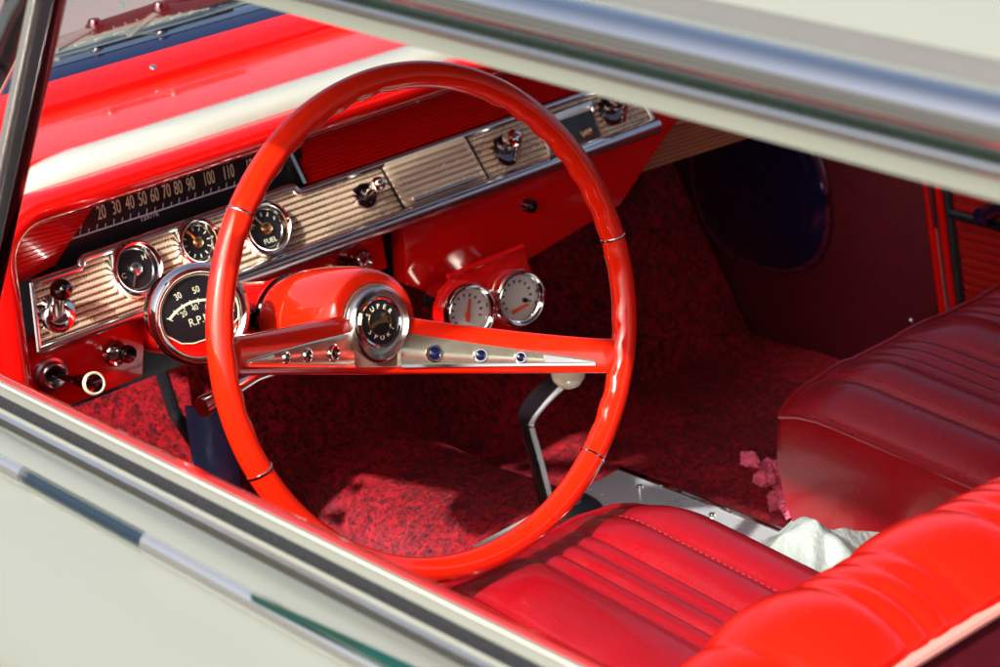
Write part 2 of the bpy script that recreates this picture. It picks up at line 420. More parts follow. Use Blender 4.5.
strip('sill_cap', [(61.5, .077), (64, .079), (80, .078), (94, .074), (97, .069)], M_cream)
y0 = dp(104, .066)
xg0, xg1 = PY(16, 440, y0.y).x, PY(138, 503, y0.y).x
for xx in ([.42, xg0+.05, xg0], [xg1, xg1-.05, -.6, -.9, -1.25]):
    bm = nb(); pr = arc((y0.y-.004, y0.z-.003), .0088, 120, -80, 12); sweep(bm, dsweep(pr+[V((0, y0.y-.012, y0.z-.02))], xx)); add('door_moulding', bm, M_sill, door)
bm = nb(); pr = arc((y0.y-.0055, y0.z-.004), .0072, 120, -80, 12); sweep(bm, dsweep(pr+[V((0, y0.y-.012, y0.z-.02))], [xg0+.004, (xg0+xg1)/2, xg1-.004])); add('moulding_insert', bm, M_slate, door)
yb = y0.y+.002; zb = y0.z-.016
sk = smoothpath([V((0, yb-.008, zb+.004)), V((0, yb+.004, zb-.004)), V((0, yb+.035, zb-.030)), V((0, yb+.075, zb-.085)), V((0, yb+.10, zb-.17)), V((0, yb+.105, zb-.32)), V((0, yb+.09, zb-.55)), V((0, yb+.05, zb-.75))], 6)
bm = nb(); sweep(bm, dsweep(sk+[V((0, yb-.03, zb-.75)), V((0, yb-.03, zb-.02))])); add('outer_skin', bm, M_cream, door)
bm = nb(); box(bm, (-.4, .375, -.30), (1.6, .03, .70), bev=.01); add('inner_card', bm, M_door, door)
# green reflection in the sill chrome, painted as a sliver towards the rear
a = dp(92, .079); b_ = dp(97, .077)
gl = [V((0, a.y, a.z)), V((0, b_.y, b_.z)), V((0, b_.y-.002, b_.z-.006)), V((0, a.y, a.z-.006))]
bm = nb(); sweep(bm, [[V((x, p.y-(w_ if q_ in (0, 3) else 0), p.z+(w_*.25 if q_ == 0 else 0))) for q_, p in enumerate(gl)] for x, w_ in ((-.40, -.004), (-.50, .002), (-.60, .007), (-1.2, .009))]); add('green_sill_reflection', bm, M_greenrefl, door)
# vent window post and pane
v0, v1 = PY(58, -25, .36), PY(-1, 250, .36)
vb = v0+(v1-v0)*1.6; 
bm = nb(); d = (vb-v0).normalized(); sx = V((0, 1, 0)).cross(d).normalized()
def bar(bm, a, b, w0, w1, t):
    secs = []
    for q in (a, b): secs.append([q+sx*w0+V((0, t, 0)), q+sx*w1+V((0, t, 0)), q+sx*w1-V((0, t, 0)), q+sx*w0-V((0, t, 0))])
    t_ = nb(); sweep(t_, secs); bmesh.ops.recalc_face_normals(t_, faces=t_.faces); bmesh.ops.bevel(t_, geom=t_.edges[:], offset=.0016, segments=3, affect='EDGES', profile=.5)
    me = bpy.data.meshes.new('t'); t_.to_mesh(me); t_.free(); bm.from_mesh(me); bpy.data.meshes.remove(me)
sgn = 1 if proj(v0+sx*.01)[0] > proj(v0)[0] else -1
bar(bm, v0, vb, -.0055*sgn, .0072*sgn, .006); vp = add('vent_window_post', bm, M_dkchrome, door)
bm = nb(); bar(bm, v0+V((0, .003, 0)), vb+V((0, .003, 0)), -.0125*sgn, -.006*sgn, .007); add('chrome_edge', bm, M_sill, vp)
bm = nb(); q = [v0, vb, vb+V((.22, -.03, 0)), v0+V((.10, -.03, .0))]
vs_ = [bm.verts.new(p-V((0, .002, 0))) for p in q]; face(bm, vs_); add('vent_window_glass', bm, M_glass, door)
# ================================================================== PASSENGER DOOR
pd = thing('passenger_door', 'red ribbed passenger door card with dark armrest strip at the far side', 'car door', Matrix.Translation(V((-.3, -1.05, -.9))))
yP = -1.045
e0, e1 = PY(934, 188, yP), PY(950, 318, yP)
dn = (e1-e0)/(e0.z-e1.z)
def edge(z): return e0+dn*(e0.z-z)
bm = nb()
for j in range(46):
    z1 = .06-.012*j; z0_ = z1-.0108
    a, b = edge(z1), edge(z0_)
    box(bm, ((a.x-.018-1.2)/2, yP-.012, (z1+z0_)/2), (a.x-.018+1.2, .016, .0105), bev=.002)
add('door_card', bm, M_door, pd)
bm = nb(); a, b = edge(.08), edge(-.62)
for o, r_ in ((.010, .006), (-.008, .0055)):
    tube(bm, [a+V((o, 0, 0)), b+V((o, 0, 0))], r_, 10)
add('edge_piping', bm, M_red, pd)
bm = nb(); a, b = edge(.08), edge(-.62); tube(bm, [a+V((-.022, .002, 0)), b+V((-.022, .002, 0))], .005, 8); add('edge_gap', bm, M_rubber, pd)
s0, s1 = PY(951, 214, yP+.012), PY(1003, 228, yP+.012)
bm = nb(); d = (s1-s0).normalized(); tube(bm, [s0, s1, s1+d*.4], .006, 10); add('armrest_strip', bm, M_black, pd)
h0, h1 = PY(982, 216, yP+.03), PY(1004, 204, yP+.05)
bm = nb(); tube(bm, [h0, h0+(h1-h0)*.3, h1, h1+(h1-h0)*.6], [.005, .008, .009, .007], 12); lathe(bm, [(0, .006), (.011, .004), (.012, -.02)], 16, frame(h0, (1, 0, 0), (0, 0, 1), (0, 1, 0)) ); add('window_crank', bm, M_bluedk, pd)

# oval cover on the kick panel
yo = -1.036
oc, ol, orr, ob = PY(760, 190, yo), PY(693, 170, yo), PY(828, 205, yo), PY(764, 262, yo)
rx = abs(ol.x-orr.x)/2; rz = abs(oc.z-ob.z)
def ovf(u, v):
    th = 2*math.pi*u; r = math.sin(v*math.pi/2)
    ex = .85
    c_, s_ = math.cos(th), math.sin(th)
    return V((oc.x+rx*r*math.copysign(abs(c_)**ex, c_), yo+.022*math.cos(v*math.pi/2), oc.z+rz*1.06*r*math.copysign(abs(s_)**ex, s_)*(1.15 if s_ > 0 else 1)))
bm = nb(); grid(bm, ovf, 48, 14, closed_u=True); bmesh.ops.remove_doubles(bm, verts=bm.verts[:], dist=1e-5)
ovc = tag(add('oval_cover', bm, M_bluedk), 'glossy blue black oval cover on the dark red kick panel', 'cover')
bm = nb(); tube(bm, [ovf(k/64, 1.0)+V((0, .003, 0)) for k in range(65)], .0045, 8, caps=False); add('oval_edge_glow', bm, pm('plum_edge_glow', (.10, .012, .045), .3, coat=.6), ovc)  # added rim, the purple edge glow put into its plum colour
for sx_, sz_ in ((.36, -.10), (.385, -.44), (.93, -.40)): bm = nb(); lathe(bm, [(0, .003), (.004, .0026), (.006, 0), (.006, -.003)], 14, frame((sx_, -1.040, sz_), (1, 0, 0), (0, 0, -1), (0, 1, 0))); add('panel_screw', bm, M_steel, body)

# ================================================================== DASHBOARD
dash = thing('dashboard', 'glossy red dashboard with ribbed metal trim tinted copper by painted reflection, gauges and chrome knobs', 'dashboard', Matrix.Translation(V((.45, -.3, -.18))))
YA, YB = .172, -.745
# top surface
T = [(.486, .060), (.484, .0845), (.50, .0865), (.54, .087), (.60, .0855), (.631, .082), (.631, .05)]
bm = nb(); xs_strip(bm, T, .20, -.93, 16); add('dash_top', bm, M_dashtop, dash)
# pad roll, its white a painted sky reflection: tapering to a point at the driver's end
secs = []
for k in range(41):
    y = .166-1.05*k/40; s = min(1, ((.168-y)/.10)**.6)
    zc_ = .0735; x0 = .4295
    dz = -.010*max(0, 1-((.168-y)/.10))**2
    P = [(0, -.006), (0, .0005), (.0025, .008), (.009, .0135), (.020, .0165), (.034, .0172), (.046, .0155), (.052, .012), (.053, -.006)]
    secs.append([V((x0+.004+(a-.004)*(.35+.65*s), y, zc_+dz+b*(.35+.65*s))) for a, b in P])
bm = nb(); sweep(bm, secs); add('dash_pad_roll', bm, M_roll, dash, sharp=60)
# lip: swept along the dash and down around the driver's end
path = [(.62-.02*0-1.5+.0, 0)]
pp = []
yc, zcn, rad = .130, .014, .050
for k in range(30): pp.append((-.80+k*(yc+.80)/29.0, zcn+rad))
for k in range(1, 13): a = R(90-90*k/12); pp.append((yc+rad*math.cos(a), zcn+rad*math.sin(a)))
for k in range(1, 10): pp.append((yc+rad+.012*k/9, zcn-.17*k/9))
secs = []
LP = [(.412, -.0165), (.405, -.012), (.4005, -.004), (.401, .003), (.406, .0085), (.415, .0105), (.4285, .0105), (.4285, -.012), (.50, -.013), (.50, -.0165)]
for i, (y, z) in enumerate(pp):
    a, b = pp[max(i-1, 0)], pp[min(i+1, len(pp)-1)]; ty, tz = b[0]-a[0], b[1]-a[1]; L = math.hypot(ty, tz); ny_, nz_ = -tz/L, ty/L
    secs.append([V((x, y+ny_*o, z+nz_*o)) for x, o in LP])
bm = nb(); sweep(bm, secs); add('dash_lip', bm, M_red, dash, sharp=50)
# driver's end side panel
bm = nb(); prism(bm, [(-.178, -.16), (-.26, -.16), (-.26, .03), (-.19, .05), (-.170, .02)], 0, .02, frame((.44, 0, 0), (0, -1, 0), (0, 0, 1), (-1, 0, 0)), bev=.003); add('end_cheek', bm, M_red, dash)

# --- trim face frame
s_ = V((.02, 0, .062)).normalized(); n_ = V((-s_.z, 0, s_.x))
DF = frame((.42, 0, -.075), (0, -1, 0), s_, n_)
bl, br = loc(DF, 38, 353), loc(DF, 655, 126)
tl, tr = loc(DF, 27, 275), loc(DF, 632, 84)
VT = (tl.y+tr.y)/2; VB = (bl.y+br.y)/2
uA, uB = tl.x, tr.x
b0, b1 = loc(DF, 74, 246).x, loc(DF, 290, 178).x
def topv(u):
    s = 1/(1+math.exp(-(u-b0)/.0012))*(1/(1+math.exp((u-b1)/.0012)))
    return VT+.0075*s
RIBX = loc(DF, 330, 215).x; M_trim = ribmetal()
bm = nb(); nvr = 96
us = [uA+(uB-uA)*k/90 for k in range(91)]
us = sorted(us+[b0-.002, b0-.001, b0, b0+.001, b0+.002, b1-.002, b1-.001, b1, b1+.001, b1+.002])
cols = []
for u in us:
    f = (u-uA)/(uB-uA); ul = u; cc = []
    tv = topv(u)-.004
    for j in range(nvr+1):
        v = VB+.002+(VT+.0035-VB-.002)*j/nvr; v = min(v, tv)
        sh = (v-VB)/(VT-VB)
        uu = u+(bl.x-tl.x)*(1-f)*(1-sh)+(br.x-tr.x)*f*(1-sh)
        ph = v/RIB*2*math.pi
        cc.append(bm.verts.new(V((uu, v, .0016-.0016*math.cos(ph)))))
    cols.append(cc)
for a, b in zip(cols, cols[1:]):
    for j in range(nvr): face(bm, [a[j], b[j], b[j+1], a[j+1]])
trim = add('trim_panel', bm, M_trim, dash, DF, sharp=80)
# rim of the trim: top bead, ends, and the half round lower moulding
def uv(u, v, z=0): return V((u, v, z))
bm = nb()
def beadpath(pts, r, flat=.8): tube(bm, pts, r, 10, flat, V((0, 0, 1)))
beadpath([uv(u+(0), topv(u)-.0015, .003) for u in us], .0042)
beadpath([uv(tl.x, VT, .003), uv(bl.x, VB, .003)], .003)
beadpath([uv(tr.x, VT, .003), uv(br.x, VB, .003)], .003)
add('trim_bead', bm, M_steel, trim, DF)
um = loc(DF, 225, 285).x
bm = nb(); secs = []
for k in range(40):
    u = bl.x+(br.x+.001-bl.x)*k/39
    r = .0045+.0050*min(1, max(0, (u-um+.06)/.12))
    secs.append([V((u, VB+.001+r*math.sin(R(a)), .001+1.05*r*math.cos(R(a)))) for a in range(-110, 111, 20)])
sweep(bm, secs); add('lower_moulding', bm, M_steel, trim, DF, sharp=70)

# --- lower dash: red plates under the trim
LF = frame((.444, 0, 0), (0, -1, 0), (0, 0, 1), (-1, 0, 0))
def lp(px, py, off=0): p = loc(LF, px, py, off); return (p.x, p.y)
def up_to(px, py): p = lp(px, py); return (p[0], -.066)
bm = nb(); prism(bm, [(-.21, -.148), (lp(144, 371)[0]-.004, -.146), (lp(146, 370)[0]+.012, -.07), (-.21, -.07)], -.02, .004, LF, bev=.002); lowl = add('lower_panel', bm, M_red, dash)
bm = nb(); prism(bm, [lp(402, 238), lp(404, 284), lp(440, 297), lp(530, 257), lp(618, 205), lp(681, 112), lp(664, 100), lp(640, 110), (lp(400, 230)[0], -.066)], -.02, .004, LF, bev=.0025); lowr = add('glovebox_panel', bm, M_red, dash)
bm = nb(); prism(bm, [(lp(146, 370)[0]+.015, -.07), (lp(146, 370)[0]+.03, -.135), (lp(400, 284)[0], -.14), (lp(399.5, 284)[0]-.0025, -.07)], -.05, -.018, LF, bev=.002); add('column_panel', bm, M_red, dash)
bm = nb(); prism(bm, [(-.16, -.20), (.75, -.20), (.75, .04), (-.16, .04)], -.13, -.11, LF); add('dash_back', bm, M_black, dash)
# end panel beyond the glovebox
EF = frame((.50, 0, 0), (0, -1, 0), (0, 0, 1), (-1, 0, 0))
def ep(px, py): p = loc(EF, px, py); return (p.x, p.y)
pa, pb = ep(636, 173), ep(800, 121)
bm = nb()
for k in range(16):
    f0 = k/16; f1 = (k+.82)/16; H = .085
    prism(bm, [(pa[0], pa[1]+H*f0), (pb[0], pb[1]+H*f0), (pb[0], pb[1]+H*f1), (pa[0], pa[1]+H*f1)], -.008, .002, EF)
prism(bm, [(pa[0], pa[1]), (pb[0], pb[1]), (pb[0], pb[1]+.085), (pa[0], pa[1]+.085)], -.03, -.0005, EF)
add('end_panel', bm, M_tan, dash, label='copper brown ribbed end panel by the passenger side')
bm = nb(); c0, c1 = ep(672, 124), ep(722, 111); tube(bm, [EF @ V((c0[0], c0[1], .004)), EF @ V((c1[0], c1[1], .004))], [.0045, .0035], 10, .7); add('end_panel_strip', bm, M_chrome, dash)

# --- red ribbed panel right of the speedometer
top0, bot0 = PX(296, 137, .472), PX(303, 182, .447)
top1, bot1 = PX(535, 64, .472), PX(620, 84, .447)
bm = nb(); nr = 13
zt0 = (top0.z+top1.z)/2; zb0 = VT*s_.z-.075+.001
prf = []
for k in range(nr*6+1):
    f = k/(nr*6); prf.append((.447+.025*f-.0042*abs(math.sin(math.pi*nr*f))+.0006, zb0+(zt0+.006-zb0)*f))
prf += [(.49, zt0+.006), (.49, zb0)]
ya, yb_ = PX(300, 165, .458).y, -.80
sweep(bm, [[V((x, y, z)) for x, z in prf] for y in (ya, yb_)]); add('ribbed_panel', bm, M_red, dash, sharp=50)
bm = nb(); tube(bm, [V((.4665, ya, zt0+.001)), V((.4665, yb_, zt0+.001))], .0018, 8); add('ribbed_panel_bead', bm, M_steel, dash)
d0, d1 = PX(288, 149, .450), PX(304, 183, .438)
bm = nb(); dd = d1-d0
t_ = [d0-dd*.3, d1]
sweep(bm, [[p+V((-.002, .002, 0)), p+V((-.002, -.002, 0)), p+V((.03, -.002, 0)), p+V((.03, .002, 0))] for p in t_]); add('cluster_divider', bm, M_steel, dash)

# --- speedometer
SF = frame((.4575, 0, 0), (0, -1, 0), (0, 0, 1), (-1, 0, 0))
def sp(px, py, off=0): p = loc(SF, px, py, off); return (p.x, p.y)
bm = nb(); prism(bm, [sp(58, 262), sp(64, 246), sp(97, 203), (sp(97, 203)[0]+.01, sp(97, 203)[1]+.025), (sp(300, 135)[0], sp(97, 203)[1]+.025), sp(306, 186), (sp(306, 186)[0], -.03), (sp(58, 262)[0], -.03)], -.012, 0, SF)
spd = add('speedometer', bm, M_dial, dash)
T0 = SF @ Matrix.Translation(V((0, 0, .0008)))
nums = [('20', 101, 212.6), ('30', 116, 207.5), ('40', 129.5, 203), ('50', 142, 199), ('60', 154.2, 195.3), ('70', 166, 191.5), ('80', 177.8, 188), ('90', 190.2, 184.3), ('100', 208.5, 178.6), ('110', 228, 172.5), ('120', 251, 165.5)]
text('speed_numerals', [(s, *sp(x, y), .0145, .50 if len(s) < 3 else .46, 0) for s, x, y in nums] + [('0', *sp(80, 226), .006, .8, 0)], M_num, spd, T0)
bm = nb(); l0, l1 = V(sp(70, 239)), V(sp(246, 182))
prism(bm, [l0+V((0, -.0007)), l1+V((0, -.0007)), l1+V((0, .0007)), l0+V((0, .0007))], 0, .0006)
for k in range(21):
    p = l0.lerp(l1, .05+.92*k/20); prism(bm, [p+V((-.0003, 0)), p+V((.0004, 0)), p+V((.0022, .0045 if k % 2 else .006)), p+V((.0014, .0045 if k % 2 else .006))], 0, .0006)
add('speed_scale', bm, M_line, spd, T0)
text('odometer_digits', [('159776', *sp(149, 216.5), .0052, 1.0, 0)], M_line, spd, T0)
# left red ribbed cheek beside the dial
bm = nb(); A0 = [sp(58, 262, .012), sp(97, 203, .004), sp(84, 203, .02), sp(22, 230, .02), sp(18, 285, .02)]
ch = nb()
for k in range(15):
    f = k/15; g = (k+.75)/15
    aL, bL = V(sp(8, 287, .012)), V(sp(14, 205, .012)); aR, bR = V(sp(56, 265, .006)), V(sp(100, 198, .006))
    def q(f): return aL.lerp(bL, f), aR.lerp(bR, f)
    (l0_, r0_), (l1_, r1_) = q(f), q(g)
    v = [ch.verts.new(V((p.x, p.y, z))) for p, z in ((l0_, .0165), (r0_, .0045), (r1_, .0045), (l1_, .0165), (l0_, .006), (r0_, -.006), (r1_, -.006), (l1_, .006))]
    for f4 in ((0, 1, 2, 3), (4, 5, 6, 7), (0, 1, 5, 4), (1, 2, 6, 5), (2, 3, 7, 6), (3, 0, 4, 7)): face(ch, [v[i] for i in f4])
v = [ch.verts.new(V((p.x, p.y, z))) for p, z in ((aL, .0135), (aR, .0012), (bR, .0012), (bL, .0135))]; face(ch, v)
add('ribbed_cheek', ch, M_red, dash, SF)

# --- gauges in the trim
def gauge(px, py, rr, name, lab, needle, nmat, hubmat, txt, ticks, parent=trim):
    p = loc(DF, px, py, .010); G = DF @ Matrix.Translation(V((p.x, p.y, .0035)))
    bm = nb(); lathe(bm, [(rr*1.08, -.004), (rr*1.08, .005), (rr*1.03, .010), (rr*.96, .0125), (rr*.88, .0115), (rr*.82, .008), (rr*.78, .0025), (rr*.74, .0015)], 48)
    g = add('gauge', bm, M_chrome, dash, G, lab, sharp=60)
    bm = nb(); lathe(bm, [(0, .0015), (rr*.8, .0015), (rr*.8, -.002)], 40); add('dial', bm, M_dial, g, G)
    bm = nb(); lathe(bm, [(0, .0075), (rr*.15, .007), (rr*.24, .0055), (rr*.28, .002)], 28); add('hub', bm, hubmat, g, G)
    bm = nb()
    for a, l0, l1, w in ticks:
        ca, sa = math.cos(R(a)), math.sin(R(a)); n = V((-sa, ca)); d = V((ca, sa))
        prism(bm, [d*rr*l0-n*w, d*rr*l1-n*w, d*rr*l1+n*w, d*rr*l0+n*w], .002, .0026)
    if ticks: add('tick_marks', bm, M_num, g, G)
    if txt: text('lettering', [(s, x*rr, y*rr, h*rr, xs, rt_) for s, x, y, h, xs, rt_ in txt], M_num, g, G @ Matrix.Translation(V((0, 0, .0024))))
    ca, sa = math.cos(R(needle)), math.sin(R(needle)); n = V((-sa, ca)); d = V((ca, sa))
    bm = nb(); prism(bm, [d*rr*-.1-n*rr*.05, d*rr*.66-n*rr*.03, d*rr*.70, d*rr*.66+n*rr*.03, d*rr*-.1+n*rr*.05], .004, .0052); add('needle', bm, nmat, g, G)
    bm = nb(); lathe(bm, [(0, .0115), (rr*.3, .0112), (rr*.6, .0100), (rr*.83, .0080)], 36); add('lens', bm, M_lens, g, G)
    return g
gauge(137, 268.5, .0262, 'gauge', 'temperature gauge marked C and H', 240, M_steel, M_steel, [('C', -.52, -.12, .2, 1, 0), ('H', .5, .3, .2, 1, 0)], [])
gauge(199, 242, .0228, 'gauge', 'clock like gauge with orange needle', 118, M_orange, M_gold, [], [(a, .52, .68, .0005) for a in range(0, 360, 30)])
gauge(267.5, 228, .0262, 'gauge', 'fuel gauge marked FUEL', 125, M_gold, M_gold, [('FUEL', .05, -.5, .2, 1, 0), ('E', -.55, .2, .15, 1, 0), ('F', .52, .25, .15, 1, 0)], [(a, .48, .64, .0007) for a in (60, 90, 118, 150)])

# --- knobs
def knob(px, py, prof, mat, lab=None, F_=DF, off=0, name='knob', parent=None, seg=28, tilt=None):
    p = loc(F_, px, py, off); G = F_ @ Matrix.Translation(V((p.x, p.y, off)))
    bm = nb(); lathe(bm, prof, seg); return add(name, bm, mat, parent or dash, G, lab, sharp=50), G
# light switch
k, G = knob(56, 314, [(0, .004), (.009, .0045), (.011, .006), (.014, .004), (.0185, .0035), (.0195, 0), (.0195, -.003)], M_chrome, 'light switch with dark faceted knob', name='light_switch')
p0 = G @ V((0, 0, .004)); tip = p0+n_*.030
kf = frame(p0, (0, -1, 0), s_, n_)
kp = loc(DF, 61, 290, .034); KG = DF @ Matrix.Translation(V((kp.x, kp.y, .034)))
bm = nb(); tube(bm, [p0, KG @ V((0, 0, -.006))], .0055, 14); add('stem', bm, M_steel, k)
bm = nb(); lathe(bm, [(0, .011), (.004, .0075), (.0088, .006), (.0103, .003), (.0103, -.002), (.0075, -.006), (0, -.006)], 20); add('knob_cap', bm, M_dkchrome, k, KG, sharp=20)
bm = nb(); a = loc(DF, 40, 282, .004); prism(bm, [(a.x-.010, a.y-.0035), (a.x+.012, a.y-.0035), (a.x+.012, a.y+.0035), (a.x-.010, a.y+.0035)], .003, .0046, bev=.0006); add('switch_plate', bm, M_dkchrome, dash, DF)
# wiper / ignition switch
k, G = knob(363.5, 196, [(0, .004), (.006, .005), (.0085, .004), (.0105, .006), (.013, .005), (.014, .0), (.014, -.003)], M_dkchrome, 'wiper switch with small chrome ball knob', name='wiper_switch')
kp = loc(DF, 378, 184, .022); KG = DF @ Matrix.Translation(V((kp.x, kp.y, .022)))
bm = nb(); tube(bm, [G @ V((0, 0, .003)), KG @ V((0, 0, -.004))], .004, 12); add('stem', bm, M_chrome, k)
bm = nb(); lathe(bm, [(0, .0085), (.004, .0075), (.0072, .0042), (.008, 0), (.006, -.005), (0, -.0065)], 24); add('knob_cap', bm, M_chrome, k, KG)
# lower switches on the red panel
k, G = knob(50, 374.5, [(.006, .003), (.0095, .0085), (.0115, .0095), (.0135, .0085), (.0145, .0045), (.0172, .0035), (.0178, -.003)], M_steel, 'round switch with pale ring and long stalk', LF, .004, 'stalk_switch')
bm = nb(); lathe(bm, [(0, .002), (.0092, .0035), (.0095, -.003)], 24); add('socket', bm, M_black, k, G)
kp = loc(LF, 92.5, 383.5, .05); kt = LF @ V((kp.x, kp.y, .05)); kb = G @ V((0, 0, .002)); dv = (kt-kb).normalized()
bm = nb(); tube(bm, [kb, kb+(kt-kb)*.55, kb+(kt-kb)*.6, kt-dv*.002], [.0028, .0034, .0055, .0075], 14); add('stem', bm, M_dkchrome, k)
ax = dv.cross(V((0, 0, 1))).normalized(); KG = frame(kt, ax, dv.cross(ax), dv)
KG = frame(kt, (0, -1, 0), V((.28, 0, .96)), V((-.96, 0, .28)))
bm = nb(); lathe(bm, [(0, .0005), (.0085, .0045), (.0105, .005), (.0112, .002), (.009, -.006), (.005, -.01)], 22); add('knob_cap', bm, M_dkchrome, k, KG, sharp=20)
bm = nb(); lathe(bm, [(.0088, .0048), (.0100, .0058), (.0113, .0046), (.0113, .0015)], 28); add('knob_ring', bm, M_ivory, k, KG)
k, G = knob(111, 352, [(.008, .010), (.0105, .012), (.0125, .010), (.0145, .003), (.0145, -.003)], M_chrome, 'chrome bezel switch with a small pointed knob', LF, .004, 'push_switch')
bm = nb(); lathe(bm, [(0, .006), (.0085, .006), (.009, 0)], 24); add('socket', bm, M_steel, k, G)
kp = loc(LF, 126, 353.5, .032); KG = LF @ Matrix.Translation(V((kp.x, kp.y, .032)))
bm = nb(); tube(bm, [G @ V((0, 0, .004)), KG @ V((0, 0, -.004))], .004, 12); add('stem', bm, M_steel, k)
bm = nb(); lathe(bm, [(0, .0015), (.0055, .005), (.0085, .006), (.0092, .002), (.006, -.006)], 22); add('knob_cap', bm, M_dkchrome, k, KG, sharp=20)
# ignition lock below the trim
k, G = knob(361, 259, [(0, .006), (.004, .0065), (.0065, .006), (.009, .008), (.0115, .005), (.012, -.003)], M_chrome, 'chrome ignition lock', LF, -.012, 'ignition_lock')
k, G = knob(345, 263, [(0, .012), (.005, .011), (.0065, .006), (.0065, -.004)], M_dkchrome, None, LF, -.012, 'ignition_lock')
# glovebox lock
k, G = knob(527, 205, [(0, .006), (.003, .0075), (.005, .006), (.0055, .010), (.0075, .0095), (.0082, .002), (.0082, -.003)], M_dkchrome, 'dark glovebox lock button', LF, .004, 'lock_button', parent=lowr)
# --- door panel in the trim (ash tray front) with handle strip
a0, a1, a2, a3 = [loc(DF, *p, .004) for p in ((379, 163), (404.5, 208), (488.5, 178.5), (464, 135))]
ua, ub_ = (a0.x+a1.x)/2, (a2.x+a3.x)/2
vb_, vt_ = (a1.y+a2.y)/2, (a0.y+a3.y)/2
k1, k2 = (a1.x-a0.x)/2, (a2.x-a3.x)/2
quad = [(a0.x, vt_), (a1.x, vb_), (a2.x, vb_), (a3.x, vt_)]
bm = nb(); prism(bm, [(quad[0][0]-.0018, vt_+.0015), (quad[1][0]-.0018, vb_-.0018), (quad[2][0]+.0018, vb_-.0018), (quad[3][0]+.0018, vt_+.0015)], .001, .0042); tray = add('ashtray_door', bm, M_rubber, dash, DF)
bm = nb(); cols = []
for i in range(25):
    f = i/24; cc = []
    for j in range(61):
        g = j/60; v = vb_+(vt_-vb_)*g; u = (quad[1][0]*(1-g)+quad[0][0]*g)*(1-f)+(quad[2][0]*(1-g)+quad[3][0]*g)*f
        edge_ = min(1, min(f, 1-f)*30, min(g, 1-g)*20)
        cc.append(bm.verts.new(V((u, v, .0035+.0035*edge_-.0008*math.cos(v/RIB*2*math.pi)*edge_))))
    cols.append(cc)
for a, b in zip(cols, cols[1:]):
    for j in range(60): face(bm, [a[j], b[j], b[j+1], a[j+1]])
M_trim2 = pm('ribbed_plate_copper_reflection', (1.0, .78, .58), .24, metal=.65, var=.08)  # same painted copper reflection as the trim around it
add('tray_face', bm, M_trim2, tray, DF, sharp=80)
h0, h1 = loc(DF, 413, 200, .008), loc(DF, 474, 179, .008)
bm = nb(); hv = (h0.y+h1.y)/2; tube(bm, [V((h0.x, hv, .0085)), V((h1.x, hv, .0085))], .0028, 10, .9); add('tray_handle', bm, M_steel, tray, DF)
# --- radio with two knobs
a0, a1, a2, a3 = [loc(DF, *p, .004) for p in ((548, 122), (562, 152), (603, 137), (585, 103))]
bm = nb(); u0_, u1_ = (a0.x+a1.x)/2-.012, (a2.x+a3.x)/2; v0_, v1_ = (a1.y+a2.y)/2, (a0.y+a3.y)/2
prism(bm, [(u0_-.004, v0_-.006), (u1_+.004, v0_-.006), (u1_+.004, v1_+.004), (u0_-.004, v1_+.004)], .001, .005, bev=.001); rad_ = add('radio', bm, M_steel, dash, DF)
bm = nb(); prism(bm, [(u0_, v0_+.002), (u1_, v0_+.002), (u1_, v1_-.004), (u0_, v1_-.004)], .004, .0056); add('radio_dial', bm, M_black, rad_, DF)
bm = nb(); prism(bm, [(u0_+.003, v1_-.006), (u1_-.004, v1_-.006), (u1_-.004, v1_+.003), (u0_+.003, v1_+.003)], .005, .010, bev=.001); add('radio_display', bm, M_plate, rad_, DF)
bm = nb(); prism(bm, [(u1_-.026, v0_+.006), (u1_-.010, v0_+.006), (u1_-.010, v0_+.015), (u1_-.026, v0_+.015)], .005, .008, bev=.001); add('radio_key', bm, M_gold, rad_, DF)
bm = nb(); prism(bm, [(u0_-.010, v0_-.008), (u1_+.004, v0_-.008), (u1_+.004, v0_-.001), (u0_-.010, v0_-.001)], .004, .010, bev=.002); add('radio_bar', bm, M_chrome, rad_, DF)
for i, (bx, by, kx, ky) in enumerate(((506, 150, 514, 138), (611, 110, 621, 100))):
    k, G = knob(bx, by, [(0, .003), (.010, .004), (.014, .005), (.0175, .003), (.018, -.002)], M_dkchrome, None, DF, .002, 'radio_knob', parent=dash)
    q = loc(DF, kx, ky, .026); KG = DF @ Matrix.Translation(V((q.x, q.y, .026)))
    bm = nb(); tube(bm, [G @ V((0, 0, .002)), KG @ V((0, 0, 0))], .006, 14); add('stem', bm, M_steel, k)
    bm = nb(); lathe(bm, [(0, .006), (.004, .0075), (.007, .006), (.0095, .001), (.0085, -.010), (.006, -.012)], 12); add('knob_cap', bm, M_chrome, k, KG, sharp=25)
    bm = nb(); q2 = KG @ V((.003, -.004, .004)); tube(bm, [q2, q2+DF.to_3x3() @ V((-.004, -.020, -.010))], .0028, 10); add('knob_lever', bm, M_chrome, k)

